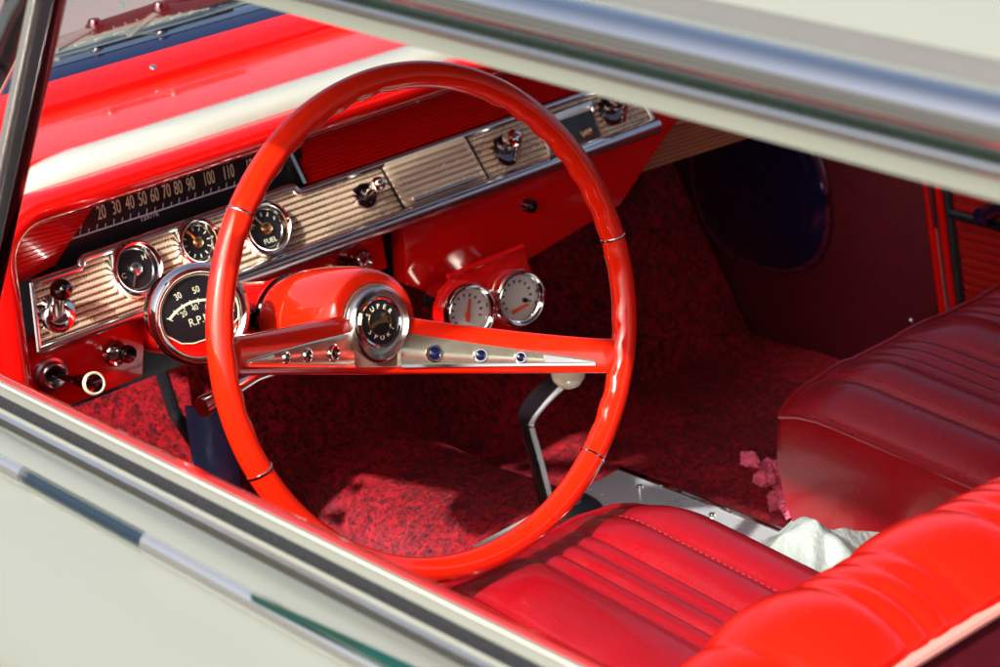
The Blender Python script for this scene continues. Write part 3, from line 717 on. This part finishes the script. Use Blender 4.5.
# ================================================================== STEERING WHEEL
TL = .2207124
wn = V((-math.cos(TL), 0, math.sin(TL))); e1_ = V((0, -1, 0)); e2_ = V((math.sin(TL), 0, math.cos(TL)))
PH = R(-18.7); wa = e1_*math.cos(PH)+e2_*math.sin(PH); wb = -e1_*math.sin(PH)+e2_*math.cos(PH)
WF = frame((0, 0, 0), wa, wb, wn); WU = frame((0, 0, 0), e1_, e2_, wn)
wheel = thing('steering_wheel', 'large red steering wheel with chrome inserts across its single spoke bar', 'steering wheel', WF)
bm = nb(); NR, NS = 240, 20
def rimf(u, v):
    th = 2*math.pi*u; ph = 2*math.pi*v; a = math.degrees(th) % 360
    r = .0107
    side = 0
    d = min(abs(a-20), abs(a-160)); 
    for c_, hw in ((44, 34), (-12, 20), (136, 34), (192, 20)):
        dd = abs((a-c_+180) % 360-180)
        if dd < hw: side = max(side, min(1, (hw-dd)/6))
    k = 1
    inner = max(0, -math.cos(ph))
    sc = 1+ side*inner*.09*math.sin(math.radians(a)*46)
    return V(((.205+r*1.05*sc*math.cos(ph))*math.cos(th), (.205+r*1.05*sc*math.cos(ph))*math.sin(th), r*math.sin(ph)))
vs2 = [[bm.verts.new(rimf(i/NR, j/NS)) for j in range(NS)] for i in range(NR)]
for i in range(NR):
    for j in range(NS): face(bm, [vs2[i][j], vs2[(i+1) % NR][j], vs2[(i+1) % NR][(j+1) % NS], vs2[i][(j+1) % NS]])
add('rim', bm, M_wheel, wheel, WF, sharp=80)
for a in (156, 21.9, -145, -34.2):
    bm = nb(); Q = WF @ Matrix.Rotation(R(a), 4, 'Z') @ Matrix.Translation(V((.205, 0, 0))) @ Matrix.Rotation(R(90), 4, 'X')
    lathe(bm, [(.0110, -.0012), (.0117, -.0010), (.0119, 0), (.0117, .0010), (.0110, .0012)], 24); add('rim_ring', bm, M_chrome, wheel, Q)
DEP = .094
def sz(a): # front face of the spoke bar
    f = min(1, abs(a)/.19); return -DEP*(1-f**1.4) + .002
def th_(a): f = min(1, abs(a)/.19); return .020+.012*(1-f)
def tp(a): f = min(1, abs(a)/.19); return -.0125+.023*(1-f)**1.3
def bt(a): f = min(1, abs(a)/.19); return -.0430-.003*(1-f)
secs = []; NA = 60
for k in range(NA+1):
    a = -.196+.392*k/NA; z = sz(a); t = th_(a); y0_, y1_ = bt(a), tp(a); ym = (y0_+y1_)/2; hh = (y1_-y0_)/2
    s = []
    for q in range(20):
        an = 2*math.pi*q/20; c_, s__ = math.cos(an), math.sin(an)
        s.append(V((a, ym+hh*math.copysign(abs(s__)**.45, s__), z-t/2+t/2*math.copysign(abs(c_)**.45, c_))))
    secs.append(s)
bm = nb(); sweep(bm, secs); add('spoke_bar', bm, M_wheel, wheel, WF, sharp=60)
def apx(px): # a on the insert whose picture column is px
    lo, hi = -.19, .19
    for _ in range(40):
        m = (lo+hi)/2
        if proj(WF @ V((m, -.027, sz(m))))[0] < px: lo = m
        else: hi = m
    return lo
for sg in (-1, 1):
    # plated insert, wedge shaped, following the dished bar
    bm = nb(); secs = []
    for k in range(31):
        a = (.024+(.176-.024)*k/30)*sg; f = (abs(a)-.024)/(.176-.024)
        y0_ = -.0385+.003*f; y1_ = y0_+.0255*(1-f)**1.0+.0045
        z = sz(a)
        secs.append([V((a, y0_, z-.003)), V((a, y0_, z+.0012)), V((a, y0_+.0012, z+.0022)), V((a, y1_-.0012, z+.0022)), V((a, y1_, z+.0012)), V((a, y1_, z-.003))])
    sweep(bm, secs); ins = add('spoke_insert', bm, M_insert, wheel, WF, sharp=40)
    bm = nb(); secs = []
    for k in range(21):
        a = (.024+(.176-.024)*k/20)*sg; f = (abs(a)-.024)/(.176-.024); z = sz(a)+.0022; y0_ = -.0385+.003*f
        secs.append([V((a, y0_-.0006, z-.003)), V((a, y0_-.0006, z+.001)), V((a, y0_+.0016, z+.001)), V((a, y0_+.0016, z-.003))])
    sweep(bm, secs); add('insert_bead', bm, M_chrome, ins, WF)
    bm = nb(); secs = []
    for k in range(13):
        a = (.138+(.172-.138)*k/12)*sg; f = (abs(a)-.024)/(.176-.024); z = sz(a)+.0022; y0_ = -.0385+.003*f+.002; y1_ = y0_+.0255*(1-f)**1.0+.001
        secs.append([V((a, y0_, z-.001)), V((a, y0_+.0004, z+.0012)), V((a, max(y1_, y0_+.001)-.0004, z+.0012)), V((a, max(y1_, y0_+.001), z-.001))])
    sweep(bm, secs); add('insert_tip', bm, M_steel if sg > 0 else M_chrome, ins, WF)
    for i, (px, rr) in enumerate(((433, .0072), (479, .0060), (519, .0050))):
        a = apx(px)*sg; z = sz(a)+.002; sl_ = (sz(a+.002)-sz(a-.002))/.004
        tx = V((1, 0, sl_)).normalized(); Bf = WF @ frame((a, -.0265-.0015*i, z), tx, (0, 1, 0), tx.cross(V((0, 1, 0))))
        bm = nb(); lathe(bm, [(rr*.70, .001), (rr*.78, .0026), (rr*.95, .0026), (rr*1.08, .0015), (rr*1.12, -.002)], 26); hb = add('horn_button', bm, M_chrome, wheel, Bf)
        bm = nb(); lathe(bm, [(0, .0022), (rr*.4, .0021), (rr*.66, .0014), (rr*.74, 0)], 24); add('button_cap', bm, M_bluedk if sg > 0 else M_dkchrome, hb, Bf)
# hub bell and emblem
ZH = -.0190
def hz(pr, k=.86): return [(r_*k, z+ZH) for r_, z in pr]
bm = nb(); lathe(bm, hz(k=.92, pr=[(.0340, -.066), (.038, -.0615), (.0445, -.0625), (.0485, -.068), (.0510, -.078), (.0525, -.094), (.0530, -.115), (.0525, -.138), (.0518, -.1385), (.0515, -.1405), (.0522, -.141), (.0510, -.160), (.0470, -.180), (.0445, -.190), (0, -.190)]), 64)
for v in bm.verts:
    if v.co.y < 0: v.co.y *= .84
    v.co.z -= .008
hub = add('hub_bell', bm, M_wheel, wheel, WF, sharp=50)
pl_ = [(-.046, -.0392), (-.044, -.012), (-.039, -.007), (-.0345, .001)]+[(.0335*math.cos(R(a)), .0335*math.sin(R(a))) for a in range(170, 5, -10)]+[(.0345, .001), (.039, -.007), (.044, -.012), (.046, -.0392)]
bm = nb(); prism(bm, pl_, -.098, -.0868, None, bev=.0012); add('hub_plate', bm, M_insert, wheel, WF)
bm = nb()
def surr(u, v):
    th = 2*math.pi*u; c_, s__ = math.cos(th), math.sin(th)
    r = .85*[.0365, .0355, .033, .0275, .0255][v]; z = [-.068, -.0625, -.0600, -.066, -.0675][v]+ZH
    lowb = max(0, -s__)**2
    return V((r*c_, r*s__*(1+.16*lowb), z))
ring = [[bm.verts.new(surr(i/56, j)) for j in range(5)] for i in range(56)]
for i in range(56):
    for j in range(4): face(bm, [ring[i][j], ring[(i+1) % 56][j], ring[(i+1) % 56][j+1], ring[i][j+1]])
emb = add('emblem_surround', bm, M_steel, wheel, WF, sharp=60)
EM = WF @ Matrix.Translation(V((0, 0, ZH))) @ Matrix.Rotation(-PH*.55, 4, 'Z') @ Matrix.Diagonal((.86, .86, 1, 1))
bm = nb(); lathe(bm, hz([(.0255, -.070), (.0262, -.0630), (.0245, -.0615), (.0225, -.0625), (.0218, -.0655)]), 48); add('emblem_ring', bm, M_chrome, emb, WF)
bm = nb(); lathe(bm, hz([(0, -.0630), (.012, -.0632), (.0222, -.0640), (.0222, -.069)]), 48); add('emblem_disc', bm, M_dial, emb, WF)
its = []
for i, c_ in enumerate('SUPER'): an = R(146-28*i); its.append((c_, .0158*math.cos(an), .0158*math.sin(an), .0050, 1, an-math.pi/2))
for i, c_ in enumerate('SPORT'): an = R(212+29*i); its.append((c_, .0158*math.cos(an), .0158*math.sin(an), .0050, 1, an+math.pi/2))
text('emblem_letters', its, M_num, emb, EM @ Matrix.Translation(V((0, 0, -.0628))))
bm = nb(); lathe(bm, [(.0125, -.0634), (.0130, -.0622), (.0137, -.0622), (.0140, -.0634)], 40)
fig = [(-.0145, -.0025), (-.010, .0005), (-.006, .0022), (-.001, .003), (.004, .0048), (.0055, .0085), (.0072, .0085), (.0070, .0050), (.0098, .0040), (.0098, .0030), (.0072, .0022), (.0110, -.0010), (.0145, -.0042), (.0120, -.0036), (.0060, -.0015), (.000, -.0010), (-.006, -.0022), (-.0110, -.0050)]
prism(bm, fig, -.0634, -.0612); add('emblem_figure', bm, M_gold, emb, EM)

# ================================================================== STEERING COLUMN
colm = thing('steering_column', 'red steering column behind the wheel with chrome turn signal lever', 'steering column', WU @ Matrix.Translation(V((0, 0, -.45))))
bm = nb(); lathe(bm, [(0, -.206), (.039, -.2065), (.041, -.21), (.041, -.235), (.037, -.24), (.036, -.30), (.034, -.50), (0, -.50)], 48); ct = add('column_tube', bm, M_red, colm, WU)
bm = nb(); lathe(bm, [(.0415, -.212), (.0435, -.214), (.0435, -.2185), (.0415, -.2205)], 48); add('column_collar', bm, M_dkchrome, ct, WU)
Lt = WU @ V((*loc(WU, 201.5, 407.5, -.16), -.16)); La = WU @ V((-.015, -.036, -.215)); dl = (Lt-La)
Lm = WU @ V((*loc(WU, 256, 377, -.175), -.175))
bm = nb(); tube(bm, [La, Lm, Lm+(Lt-Lm)*.25, Lt-(Lt-Lm)*.06, Lt], [.0045, .0045, .0055, .0092, .0088], 18); lv = add('turn_signal_lever', bm, M_chrome, colm)

# ================================================================== TACHOMETER
td = -.165; tc_ = loc(WU, 200, 314.5, td)
TF = WU @ Matrix.Translation(V((tc_.x, tc_.y, td))) @ Matrix.Rotation(R(-13), 4, 'Y') @ Matrix.Diagonal((.99, .99, 1, 1))
tach = thing('tachometer', 'round chrome rimmed tachometer marked R.P.M. beside the wheel hub', 'tachometer', TF)
bm = nb(); lathe(bm, [(.0395, -.006), (.0390, -.015), (.0385, -.040), (.036, -.050), (.028, -.058), (0, -.060)], 48); th = add('housing', bm, M_dkchrome, tach, TF, sharp=60)
bm = nb(); lathe(bm, [(.0400, -.012), (.0435, -.010), (.0450, -.004), (.0442, .003), (.0415, .0062), (.0405, .0045), (.0395, .0068), (.0375, .0060), (.0355, .0020), (.0345, -.001)], 64); add('bezel', bm, M_chrome, tach, TF, sharp=45)
bm = nb(); lathe(bm, [(0, -.001), (.0352, -.001), (.0352, -.006)], 48); dl_ = add('dial', bm, M_red, tach, TF)
bm = nb(); P = [(.0335*math.cos(R(a)), .0335*math.sin(R(a))) for a in range(-22, 203, 9)]; P += [(-.022, -.0185), (-.012, -.0215), (.012, -.0215), (.022, -.0185)]
prism(bm, P, -.0009, .0002); add('dial_face', bm, M_dial, dl_, TF)
P2 = [(1.035*x, 1.035*y) for x, y in P]; bm = nb(); tube(bm, [V((x, y, .0002)) for x, y in P2+[P2[0]]], .0006, 6); add('dial_outline', bm, M_num, dl_, TF)
bm = nb()
def tp_(px, py): q = loc(TF, px, py, .0004); return q.x, q.y
AP = [V(tp_(*p)) for p in ((168, 319), (174.5, 311.5), (182, 305.5), (190, 301.5), (198, 299.3), (207, 298.5), (216, 300), (225, 304), (233, 311))]
AP = [V((p.x, p.y)) for p in smoothpath([V((p.x, p.y, 0)) for p in AP], 4)]
cen_ = V(tp_(203, 333))
prism(bm, AP+[cen_+(p-cen_)*.925 for p in reversed(AP)], .0003, .0006)
for k in range(0, len(AP), 4):
    d = (AP[k]-cen_).normalized(); n = V((-d.y, d.x))*.0004; L_ = (AP[k]-cen_).length
    prism(bm, [cen_+d*L_*.86-n, cen_+d*L_*1.04-n, cen_+d*L_*1.04+n, cen_+d*L_*.86+n], .0004, .0008)
add('tick_marks', bm, M_num, dl_, TF)
TT = TF @ Matrix.Translation(V((0, 0, .0004)))
def tp_(px, py): q = loc(TF, px, py, .0004); return q.x, q.y
text('lettering', [('20', *tp_(184, 314), .0052, .8, .25), ('30', *tp_(178, 296.5), .0060, .8, .25), ('40', *tp_(195, 308), .0052, .8, .15), ('50', *tp_(196, 290), .0060, .8, .1), ('60', *tp_(208, 306.5), .0052, .8, 0), ('80', *tp_(222, 310), .0060, .8, -.15), ('R.P.M.', *tp_(201, 319.5), .0072, .9, .04)], M_num, dl_, TT)
bm = nb(); lathe(bm, [(0, .0075), (.012, .0070), (.025, .0052), (.0365, .0025)], 48); add('lens', bm, M_lens, tach, TF)
# clamp arm: chrome cup behind the dial
CH = TF @ Matrix.Translation(V((0, 0, 0)))
bm = nb(); pA = TF @ V((.028, -.022, -.040)); pB = WU @ V((-.03, .015, -.235)); tube(bm, [pA, pB], .008, 12, 1.6); add('clamp', bm, M_dkchrome, tach)

# ================================================================== TWIN GAUGE POD
GPx = .400
GF0 = frame((GPx, 0, 0), (0, -1, 0), V((.10, 0, .995)).normalized(), V((-.995, 0, .10)).normalized())
ga, gb = loc(GF0, 466, 311), loc(GF0, 516, 297)
pod = thing('gauge_pod', 'pair of white faced chrome gauges in a red bracket under the dash', 'gauge pod', GF0 @ Matrix.Translation(V((ga.x, ga.y, -.03))))
bm = nb(); ol = []
for c_, r, a0, a1 in ((ga, .037, 100, 250), (gb, .037, 270, 400)):
    for k in range(9): a = R(a0+(a1-a0)*k/8); ol.append((c_.x+r*math.cos(a), c_.y+r*math.sin(a)))
ol += [(gb.x+.024, gb.y+.050), (ga.x-.012, ga.y+.042)]
prism(bm, ol, -.012, -.002, GF0, bev=.002); br_ = add('bracket', bm, M_red, pod)
bm = nb(); pa_, pb_2 = V((ga.x-.012, ga.y+.042, -.004)), V((gb.x+.024, gb.y+.050, -.004)); tube(bm, [pa_, pb_2], .0035, 10); add('bracket_lip', bm, M_red, br_, GF0)
for i, c_ in enumerate((ga, gb)):
    G = GF0 @ Matrix.Translation(V((c_.x, c_.y, 0))) @ Matrix.Rotation(R(-8), 4, 'Y'); rr = .0285
    bm = nb(); lathe(bm, [(rr*.98, -.045), (rr*1.0, -.003), (rr*1.10, .001), (rr*1.12, .008), (rr*1.04, .0125), (rr*.94, .012), (rr*.86, .006), (rr*.82, .002)], 48)
    g = add('gauge', bm, M_chrome, pod, G, ('white gauge with upright red needle', 'white gauge with needle pointing right at its foot')[i], sharp=60)
    bm = nb(); lathe(bm, [(0, .001), (rr*.84, .001), (rr*.84, -.004)], 40); add('dial', bm, M_dialw, g, G)
    bm = nb()
    for a in range(-30, 215, 24):
        d = V((math.cos(R(a)), math.sin(R(a)))); n = V((-d.y, d.x))*.0009; prism(bm, [d*rr*.56-n, d*rr*.68-n, d*rr*.68+n, d*rr*.56+n], .001, .0018)
    add('tick_marks', bm, M_dkchrome, g, G)
    a = R(72 if i == 0 else 8); o = V((0, -.004 if i == 0 else -.013)); d = V((math.cos(a), math.sin(a))); n = V((-d.y, d.x))
    L0, L1 = (-.25, .62) if i == 0 else (-.35, .42)
    bm = nb(); prism(bm, [o+d*rr*L0-n*.0022, o+d*rr*L1-n*.0010, o+d*rr*L1+n*.0010, o+d*rr*L0+n*.0022], .003, .0042); add('needle', bm, M_redneedle, g, G)
    bm = nb(); lathe(bm, [(0, .0050), (.0025, .0048), (.003, .001)], 14, Matrix.Translation(V((.009, -.006, 0))) if i else Matrix.Translation(V((o.x, o.y, 0)))); add('hub', bm, M_black if i else M_redneedle, g, G)
    bm = nb(); lathe(bm, [(0, .0105), (rr*.4, .0098), (rr*.88, .0070)], 36); add('lens', bm, M_lens, g, G)

# ================================================================== CONSOLE AND SHIFTER
ZC = -.40
c0, c1, c2 = PZ(477, 546, ZC), PZ(622, 470, ZC), PZ(704, 507, ZC)
con = thing('centre_console', 'low console with brushed metal top plate between the front seats', 'console', Matrix.Translation(V((.05, (c0.y+c1.y)/2, -.5))))
xr = -.42
yl, yr = c0.y, (c1.y+c2.y)/2
bm = nb(); prism(bm, [(c0.x, yl), (c1.x, yr), (xr, yr), (xr, yl)], ZC-.09, ZC-.004, None, bev=.004); add('console_body', bm, M_black, con)
bm = nb(); prism(bm, [(c0.x+.002, yl+.004), (c1.x+.002, yr-.004), (xr, yr-.004), (xr, yl+.004)], ZC-.0035, ZC+.002, None, bev=.0015); pl = add('top_plate', bm, M_plate, con)
bm = nb(); tube(bm, [V((c1.x, yr-.003, ZC+.001)), V((xr, yr-.003, ZC+.001))], .0042, 10); add('plate_edge', bm, M_chrome, con)
for xs_ in (c0.x-.03, c0.x-.14, c0.x-.25):
    bm = nb()
    lathe(bm, [(0, .0026), (.003, .0022), (.0042, 0), (.0042, -.002)], 14, Matrix.Translation(V((xs_-.01, yr+.016, ZC+.002)))); add('plate_screw', bm, M_steel, pl)
sb = V((c0.x-.035, (yl+yr)/2+.02, ZC))
bm = nb(); lathe(bm, [(.034, .001), (.031, .006), (.022, .014), (.016, .016), (.012, .013)], 28, Matrix.Translation(PZ(572, 513, ZC)+V((0, 0, .001)))); add('shifter_boot', bm, M_rubber, con)
ysh = (yl+yr)/2-.004
sh = thing('gear_shifter', 'bent black gear lever with a round ivory knob', 'gear lever', Matrix.Translation(PY(546, 505, ysh)))
P = [PY(549, 512, ysh), PY(543, 490, ysh), PY(534, 455, ysh), PY(526, 425, ysh), PY(528, 412, ysh), PY(540, 396, ysh), PY(556, 380, ysh)]
P = smoothpath(P, 9)
bm = nb(); secs = []
for i, p in enumerate(P):
    d = (P[min(i+1, len(P)-1)]-P[max(i-1, 0)]).normalized(); a = V((0, 1, 0)).cross(d).normalized()
    hw = .0092+.001*math.sin(i*.2); t = .0050
    secs.append([p+a*hw*math.copysign(abs(math.cos(q_))**.6, math.cos(q_))+V((0, t*math.copysign(abs(math.sin(q_))**.6, math.sin(q_)), 0)) for q_ in [2*math.pi*m_/16 for m_ in range(16)]])
sweep(bm, secs); lev = add('lever', bm, M_black, sh)
bm = nb(); secs = []
for s in (-1,):
    pe = []
    for i, p in enumerate(P):
        d = (P[min(i+1, len(P)-1)]-P[max(i-1, 0)]).normalized(); a = V((0, 1, 0)).cross(d).normalized()
        s_sign = 1 if proj(p+a*.01)[0] > proj(p)[0] else -1
        pe.append(p+a*.0096*s_sign)
    tube(bm, pe, .0030, 8, 1.2)
add('lever_edge', bm, M_plate, lev)
kc = PY(568, 371, ysh)
bm = nb(); lathe(bm, [(0, .019), (.008, .0175), (.015, .012), (.0185, .003), (.0175, -.007), (.012, -.015), (.006, -.0185), (0, -.0185)], 32, Matrix.Translation(kc)); add('shift_knob', bm, M_ivory, sh)

# ================================================================== PEDAL
pdl = thing('pedal', 'blue black glossy pedal below the turn signal lever', 'pedal', Matrix.Translation(PX(215, 450, .62)))
xq = .62
q = [PX(190, 408, xq), PX(231, 404, xq+.015), PX(243, 500, xq), PX(203, 500, xq-.015)]
bm = nb(); cen = sum(q, V())/4
def pf(u, v):
    a = q[0].lerp(q[1], u); b = q[3].lerp(q[2], u); p = a.lerp(b, v); return p+V((-.010*math.sin(u*math.pi), 0, .004*math.sin(v*math.pi)))
grid(bm, pf, 12, 14); ext = bmesh.ops.extrude_face_region(bm, geom=bm.faces[:]); bmesh.ops.translate(bm, vec=(.012, 0, 0), verts=[e for e in ext['geom'] if isinstance(e, bmesh.types.BMVert)])
add('pedal_pad', bm, M_bluepedal, pdl)
bm = nb(); tube(bm, [cen+V((.012, 0, -.03)), cen+V((.10, -.01, .02)), cen+V((.14, -.01, .16))], .008, 10); add('pedal_arm', bm, M_black, pdl)

# ================================================================== SEATS
def puff(t, seams):
    for a, b in zip(seams, seams[1:]):
        if a <= t <= b:
            w_ = b-a; f = (t-a)/w_; return min(.015, .30*w_)*math.sqrt(max(0, 1-(2*f-1)**2)), 
    return 0,
def seat(name, label, xf, yc_, W, zf, flip, group, rc=.02):
    root = thing(name, label, 'car seat', Matrix.Translation(V((xf-.25, yc_, -.5))), group)
    L = .50; slope = .085
    seams = [0, .088, .165, .186, .207, .228, .305, .326, .347, .368, W-.062, W]
    if W < .44: seams = [0, .085, .16, .18, .20, .22, .295, .315, .335, .355, W]
    NU, NV = 150, 60
    def top_(u, v):
        t = u*W; tt = t if not flip else t
        y = yc_-W/2+t if flip else yc_+W/2-t
        p, = puff(t, seams)
        ed = min(1, min(v, 1-v)/.16); ed = ed*ed*(3-2*ed)
        es = min(1, min(u, 1-u)/.14); 
        x = xf-L*v
        fr = max(0, 1-v/.14); sd = max(0, 1-min(u, 1-u)/.16)
        crown = .010*(1-(2*u-1)**4)*1.0
        z = zf-slope*L*v*1.0 + crown - .014*fr**2.2 - .008*sd**2 + p*(.25+.75*ed)
        # rounded plan corners at the front
        x -= rc*sd**3
        return V((x, y, z))
    bm = nb()
    g = [[top_(i/NU, j/NV) for j in range(NV+1)] for i in range(NU+1)]
    vv = [[bm.verts.new(p) for p in c_] for c_ in g]
    for i in range(NU):
        for j in range(NV): face(bm, [vv[i][j], vv[i+1][j], vv[i+1][j+1], vv[i][j+1]])
    # side walls
    loop = [vv[i][0] for i in range(NU+1)]+[vv[NU][j] for j in range(1, NV+1)]+[vv[i][NV] for i in range(NU-1, -1, -1)]+[vv[0][j] for j in range(NV-1, 0, -1)]
    cen = V((xf-L/2, yc_, 0)); prev = loop
    for (dz, inn_) in ((.012, -.004), (.05, -.006), (.10, .0), (.17, .02)):
        nx = []
        for v in loop:
            d = V((cen.x-v.co.x, cen.y-v.co.y, 0)).normalized(); nx.append(bm.verts.new(v.co+d*inn_-V((0, 0, dz))))
        for k in range(len(loop)):
            q_ = (k+1) % len(loop); face(bm, [prev[k], prev[q_], nx[q_], nx[k]])
        prev = nx
    lp_ = [v.co.copy() for v in loop]
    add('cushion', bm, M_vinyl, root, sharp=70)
    bm = nb()
    for ts in (.0835, .0925, W-.068):
        for k in range(64):
            a_, b_ = top_(ts/W, .04+.92*k/64), top_(ts/W, .04+.92*(k+.55)/64)
            tube(bm, [a_+V((0, 0, .0003)), b_+V((0, 0, .0003))], .0006, 5)
    add('stitching', bm, M_thread, root)
    bm = nb(); pts = lp_+[lp_[0]]; tube(bm, [p+V((0, 0, .0005)) for p in pts[::3]]+[pts[-1]+V((0, 0, .0005))], .0034, 8, caps=False); add('piping', bm, M_vinyl, root)
    # backrest: padded roll at the top, flat rear shell
    xb = xf-.47
    H = .20 if True else .3
    def back_profile(n=26):
        P = []
        # from the foot of the front face, over the roll, to the piping on the rear edge
        P += [V((.00, 0, -.20)), V((-.005, 0, -.10)), V((-.004, 0, -.045))]
        for k in range(0, 15):
            a = R(20+150*k/14); P.append(V((-.062+.056*math.cos(a), 0, -.034+.032*math.sin(a))))
        return P
    BP = smoothpath(back_profile(), 3)
    bm = nb(); rows = []
    for i in range(121):
        u = i/120; t = u*W; y = yc_-W/2+t if flip else yc_+W/2-t
        p, = puff(t, seams); sd = max(0, 1-min(u, 1-u)/.10)
        row = []
        for k, q_ in enumerate(BP):
            k0, k1 = BP[max(k-1, 0)], BP[min(k+1, len(BP)-1)]; d = (k1-k0).normalized(); nn = V((d.z, 0, -d.x))
            if nn.z < 0 and k > 8: nn = -nn
            nn = V((d.z, 0, -d.x)); 
            off = p*.5*min(1, (len(BP)-1-k)/4)
            row.append(bm.verts.new(V((xb, y, ZT))+V((q_.x, 0, q_.z))+nn*off*BSIGN - V((0, 0, .05*max(0, 1-min(u, 1-u)/.3)**2))))
        rows.append(row)
    for a, b in zip(rows, rows[1:]):
        for k in range(len(BP)-1): face(bm, [a[k], b[k], b[k+1], a[k+1]])
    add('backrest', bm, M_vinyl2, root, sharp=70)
    e = BP[-1]
    bm = nb(); ptp = [r[-1] for r in rows] if False else None
    pts = []
    for i in range(41):
        u = i/40; y = yc_-W/2+u*W; sd = max(0, 1-min(u, 1-u)/.10)
        pts.append(V((xb+e.x, y, ZT+e.z-.05*max(0, 1-min(u, 1-u)/.3)**2)))
    tube(bm, pts, .0052, 10); add('backrest_piping', bm, pm('pale_pink_piping', (.66, .30, .27), .35, coat=.3), root)
    bm = nb(); secs = [[V((xb+e.x+.003, p.y, p.z)), V((xb+e.x-.004, p.y, p.z-.20)), V((xb+.02, p.y, p.z-.20)), V((xb-.02, p.y, p.z))] for p in pts]
    sweep(bm, secs); add('backrest_shell', bm, M_pad, root)
    return root
BSIGN = 1
ZT = -.04
seat('bucket_seat', 'crimson pleated driver seat, nearest the steering wheel, its rolled backrest in the foreground', .016, .012, .475, -.243, False, 'front bucket seats', .028)
seat('bucket_seat', 'crimson pleated passenger seat beyond the white crumpled cloth', .046, -.680, .485, -.236, True, 'front bucket seats', .006)

# ================================================================== CLOTH AND SCRAP BETWEEN THE SEATS
bm = nb()
from mathutils import noise as mn
cb = PZ(822, 555, -.32)
SPK = [(-170, .62), (-128, 1.25), (-95, .70), (-62, 1.5), (-20, .80), (18, 1.3), (48, .66), (80, 1.2), (118, .72), (150, 1.35), (190, .62)]
def clothf(u, v):
    x = (u-.5)*.30; y = (v-.5)*.22
    px_, py_ = x-.010, y+.006; rr_ = math.hypot(px_, py_*1.35); th = math.degrees(math.atan2(py_, px_))
    if th < -170: th += 360
    sl_ = 1
    for (a0, s0), (a1, s1) in zip(SPK, SPK[1:]):
        if a0 <= th <= a1: sl_ = s0+(s1-s0)*(th-a0)/(a1-a0)
    q = V((x*9+3.1, y*9, 2.0)); n1 = mn.noise(q); n2 = abs(mn.noise(q*1.9+V((5, 1, 0))))
    z = .098-.62*rr_*(1+(sl_-1)*min(1, rr_/.05)) + .020*n1*min(1, rr_/.04) - .016*n2*min(1, rr_/.05) + .010*abs(math.sin(x*38+y*21+2*n1))
    z = max(z, .010+.014*n2)
    return V((cb.x+x+.012*mn.noise(q+V((9, 0, 0))), cb.y+y+.012*mn.noise(q+V((0, 9, 0))), -.392+z))
grid(bm, clothf, 90, 70); ext = bmesh.ops.extrude_face_region(bm, geom=bm.faces[:]); bmesh.ops.translate(bm, vec=(0, 0, -.0015), verts=[e for e in ext['geom'] if isinstance(e, bmesh.types.BMVert)])
tag(add('crumpled_cloth', bm, M_bag, sharp=50), 'crumpled white cloth tucked between the two red seats', 'cloth')
bm = nb(); pc = PZ(780, 512, -.42)
for k in range(9):
    f = k/8; o = V((.05*f-.0, -.012*math.sin(k*2.1)-.012, .045*f+.006*math.sin(k*1.7)))
    t_ = bmesh.new(); bmesh.ops.create_icosphere(t_, subdivisions=4, radius=1)
    for v in t_.verts:
        s = 1+.30*math.sin(v.co.x*5+k)*math.sin(v.co.y*4+k*2)+.55*abs(mn.noise(v.co*2.6+V((k, 0, 0)))); v.co = pc+V((-.01, 0, -.0))+o+V((v.co.x*.011*s, v.co.y*.013*s*(1-.5*f), v.co.z*.007*s))
    me = bpy.data.meshes.new('t'); t_.to_mesh(me); t_.free(); bm.from_mesh(me); bpy.data.meshes.remove(me)
tag(add('pink_rag', bm, M_pink), 'small crumpled pink rag on the carpet beside the passenger seat', 'rag')

# ================================================================== WIPERS
def wiper(pts, xw, lab, w0=.010):
    root = thing('windshield_wiper', lab, 'wiper', Matrix.Translation(PX(*pts[0], xw)), 'windshield wipers')
    P = [PX(*p, xw+.004*i) for i, p in enumerate(pts)]
    bm = nb(); tube(bm, [P[0], P[1]], [w0, .005], 10, .45); add('wiper_arm', bm, M_gutter, root)
    bm = nb(); tube(bm, [P[1]-(P[2]-P[1])*.1]+P[1:], .0042, 8, 1.3)
    for k in range(12):
        p = P[1].lerp(P[-1], k/12); box(bm, p+V((0, 0, -.004)), (.006, .010, .008), bev=.001)
    add('wiper_blade', bm, M_rubber, root)
    bm = nb(); lathe(bm, [(0, .010), (.006, .009), (.009, .003), (.009, -.006)], 16, Matrix.Translation(P[1])); add('wiper_clip', bm, M_dkchrome, root)
wiper([(52, 48), (95, 27), (170, 3), (230, -16)], .742, 'grey wiper beside the dark vent window post', .013)
wiper([(128, 35), (160, 10), (215, 2), (300, -18)], .738, 'bronze wiper on the cowl above the screw in the red garnish', .007)
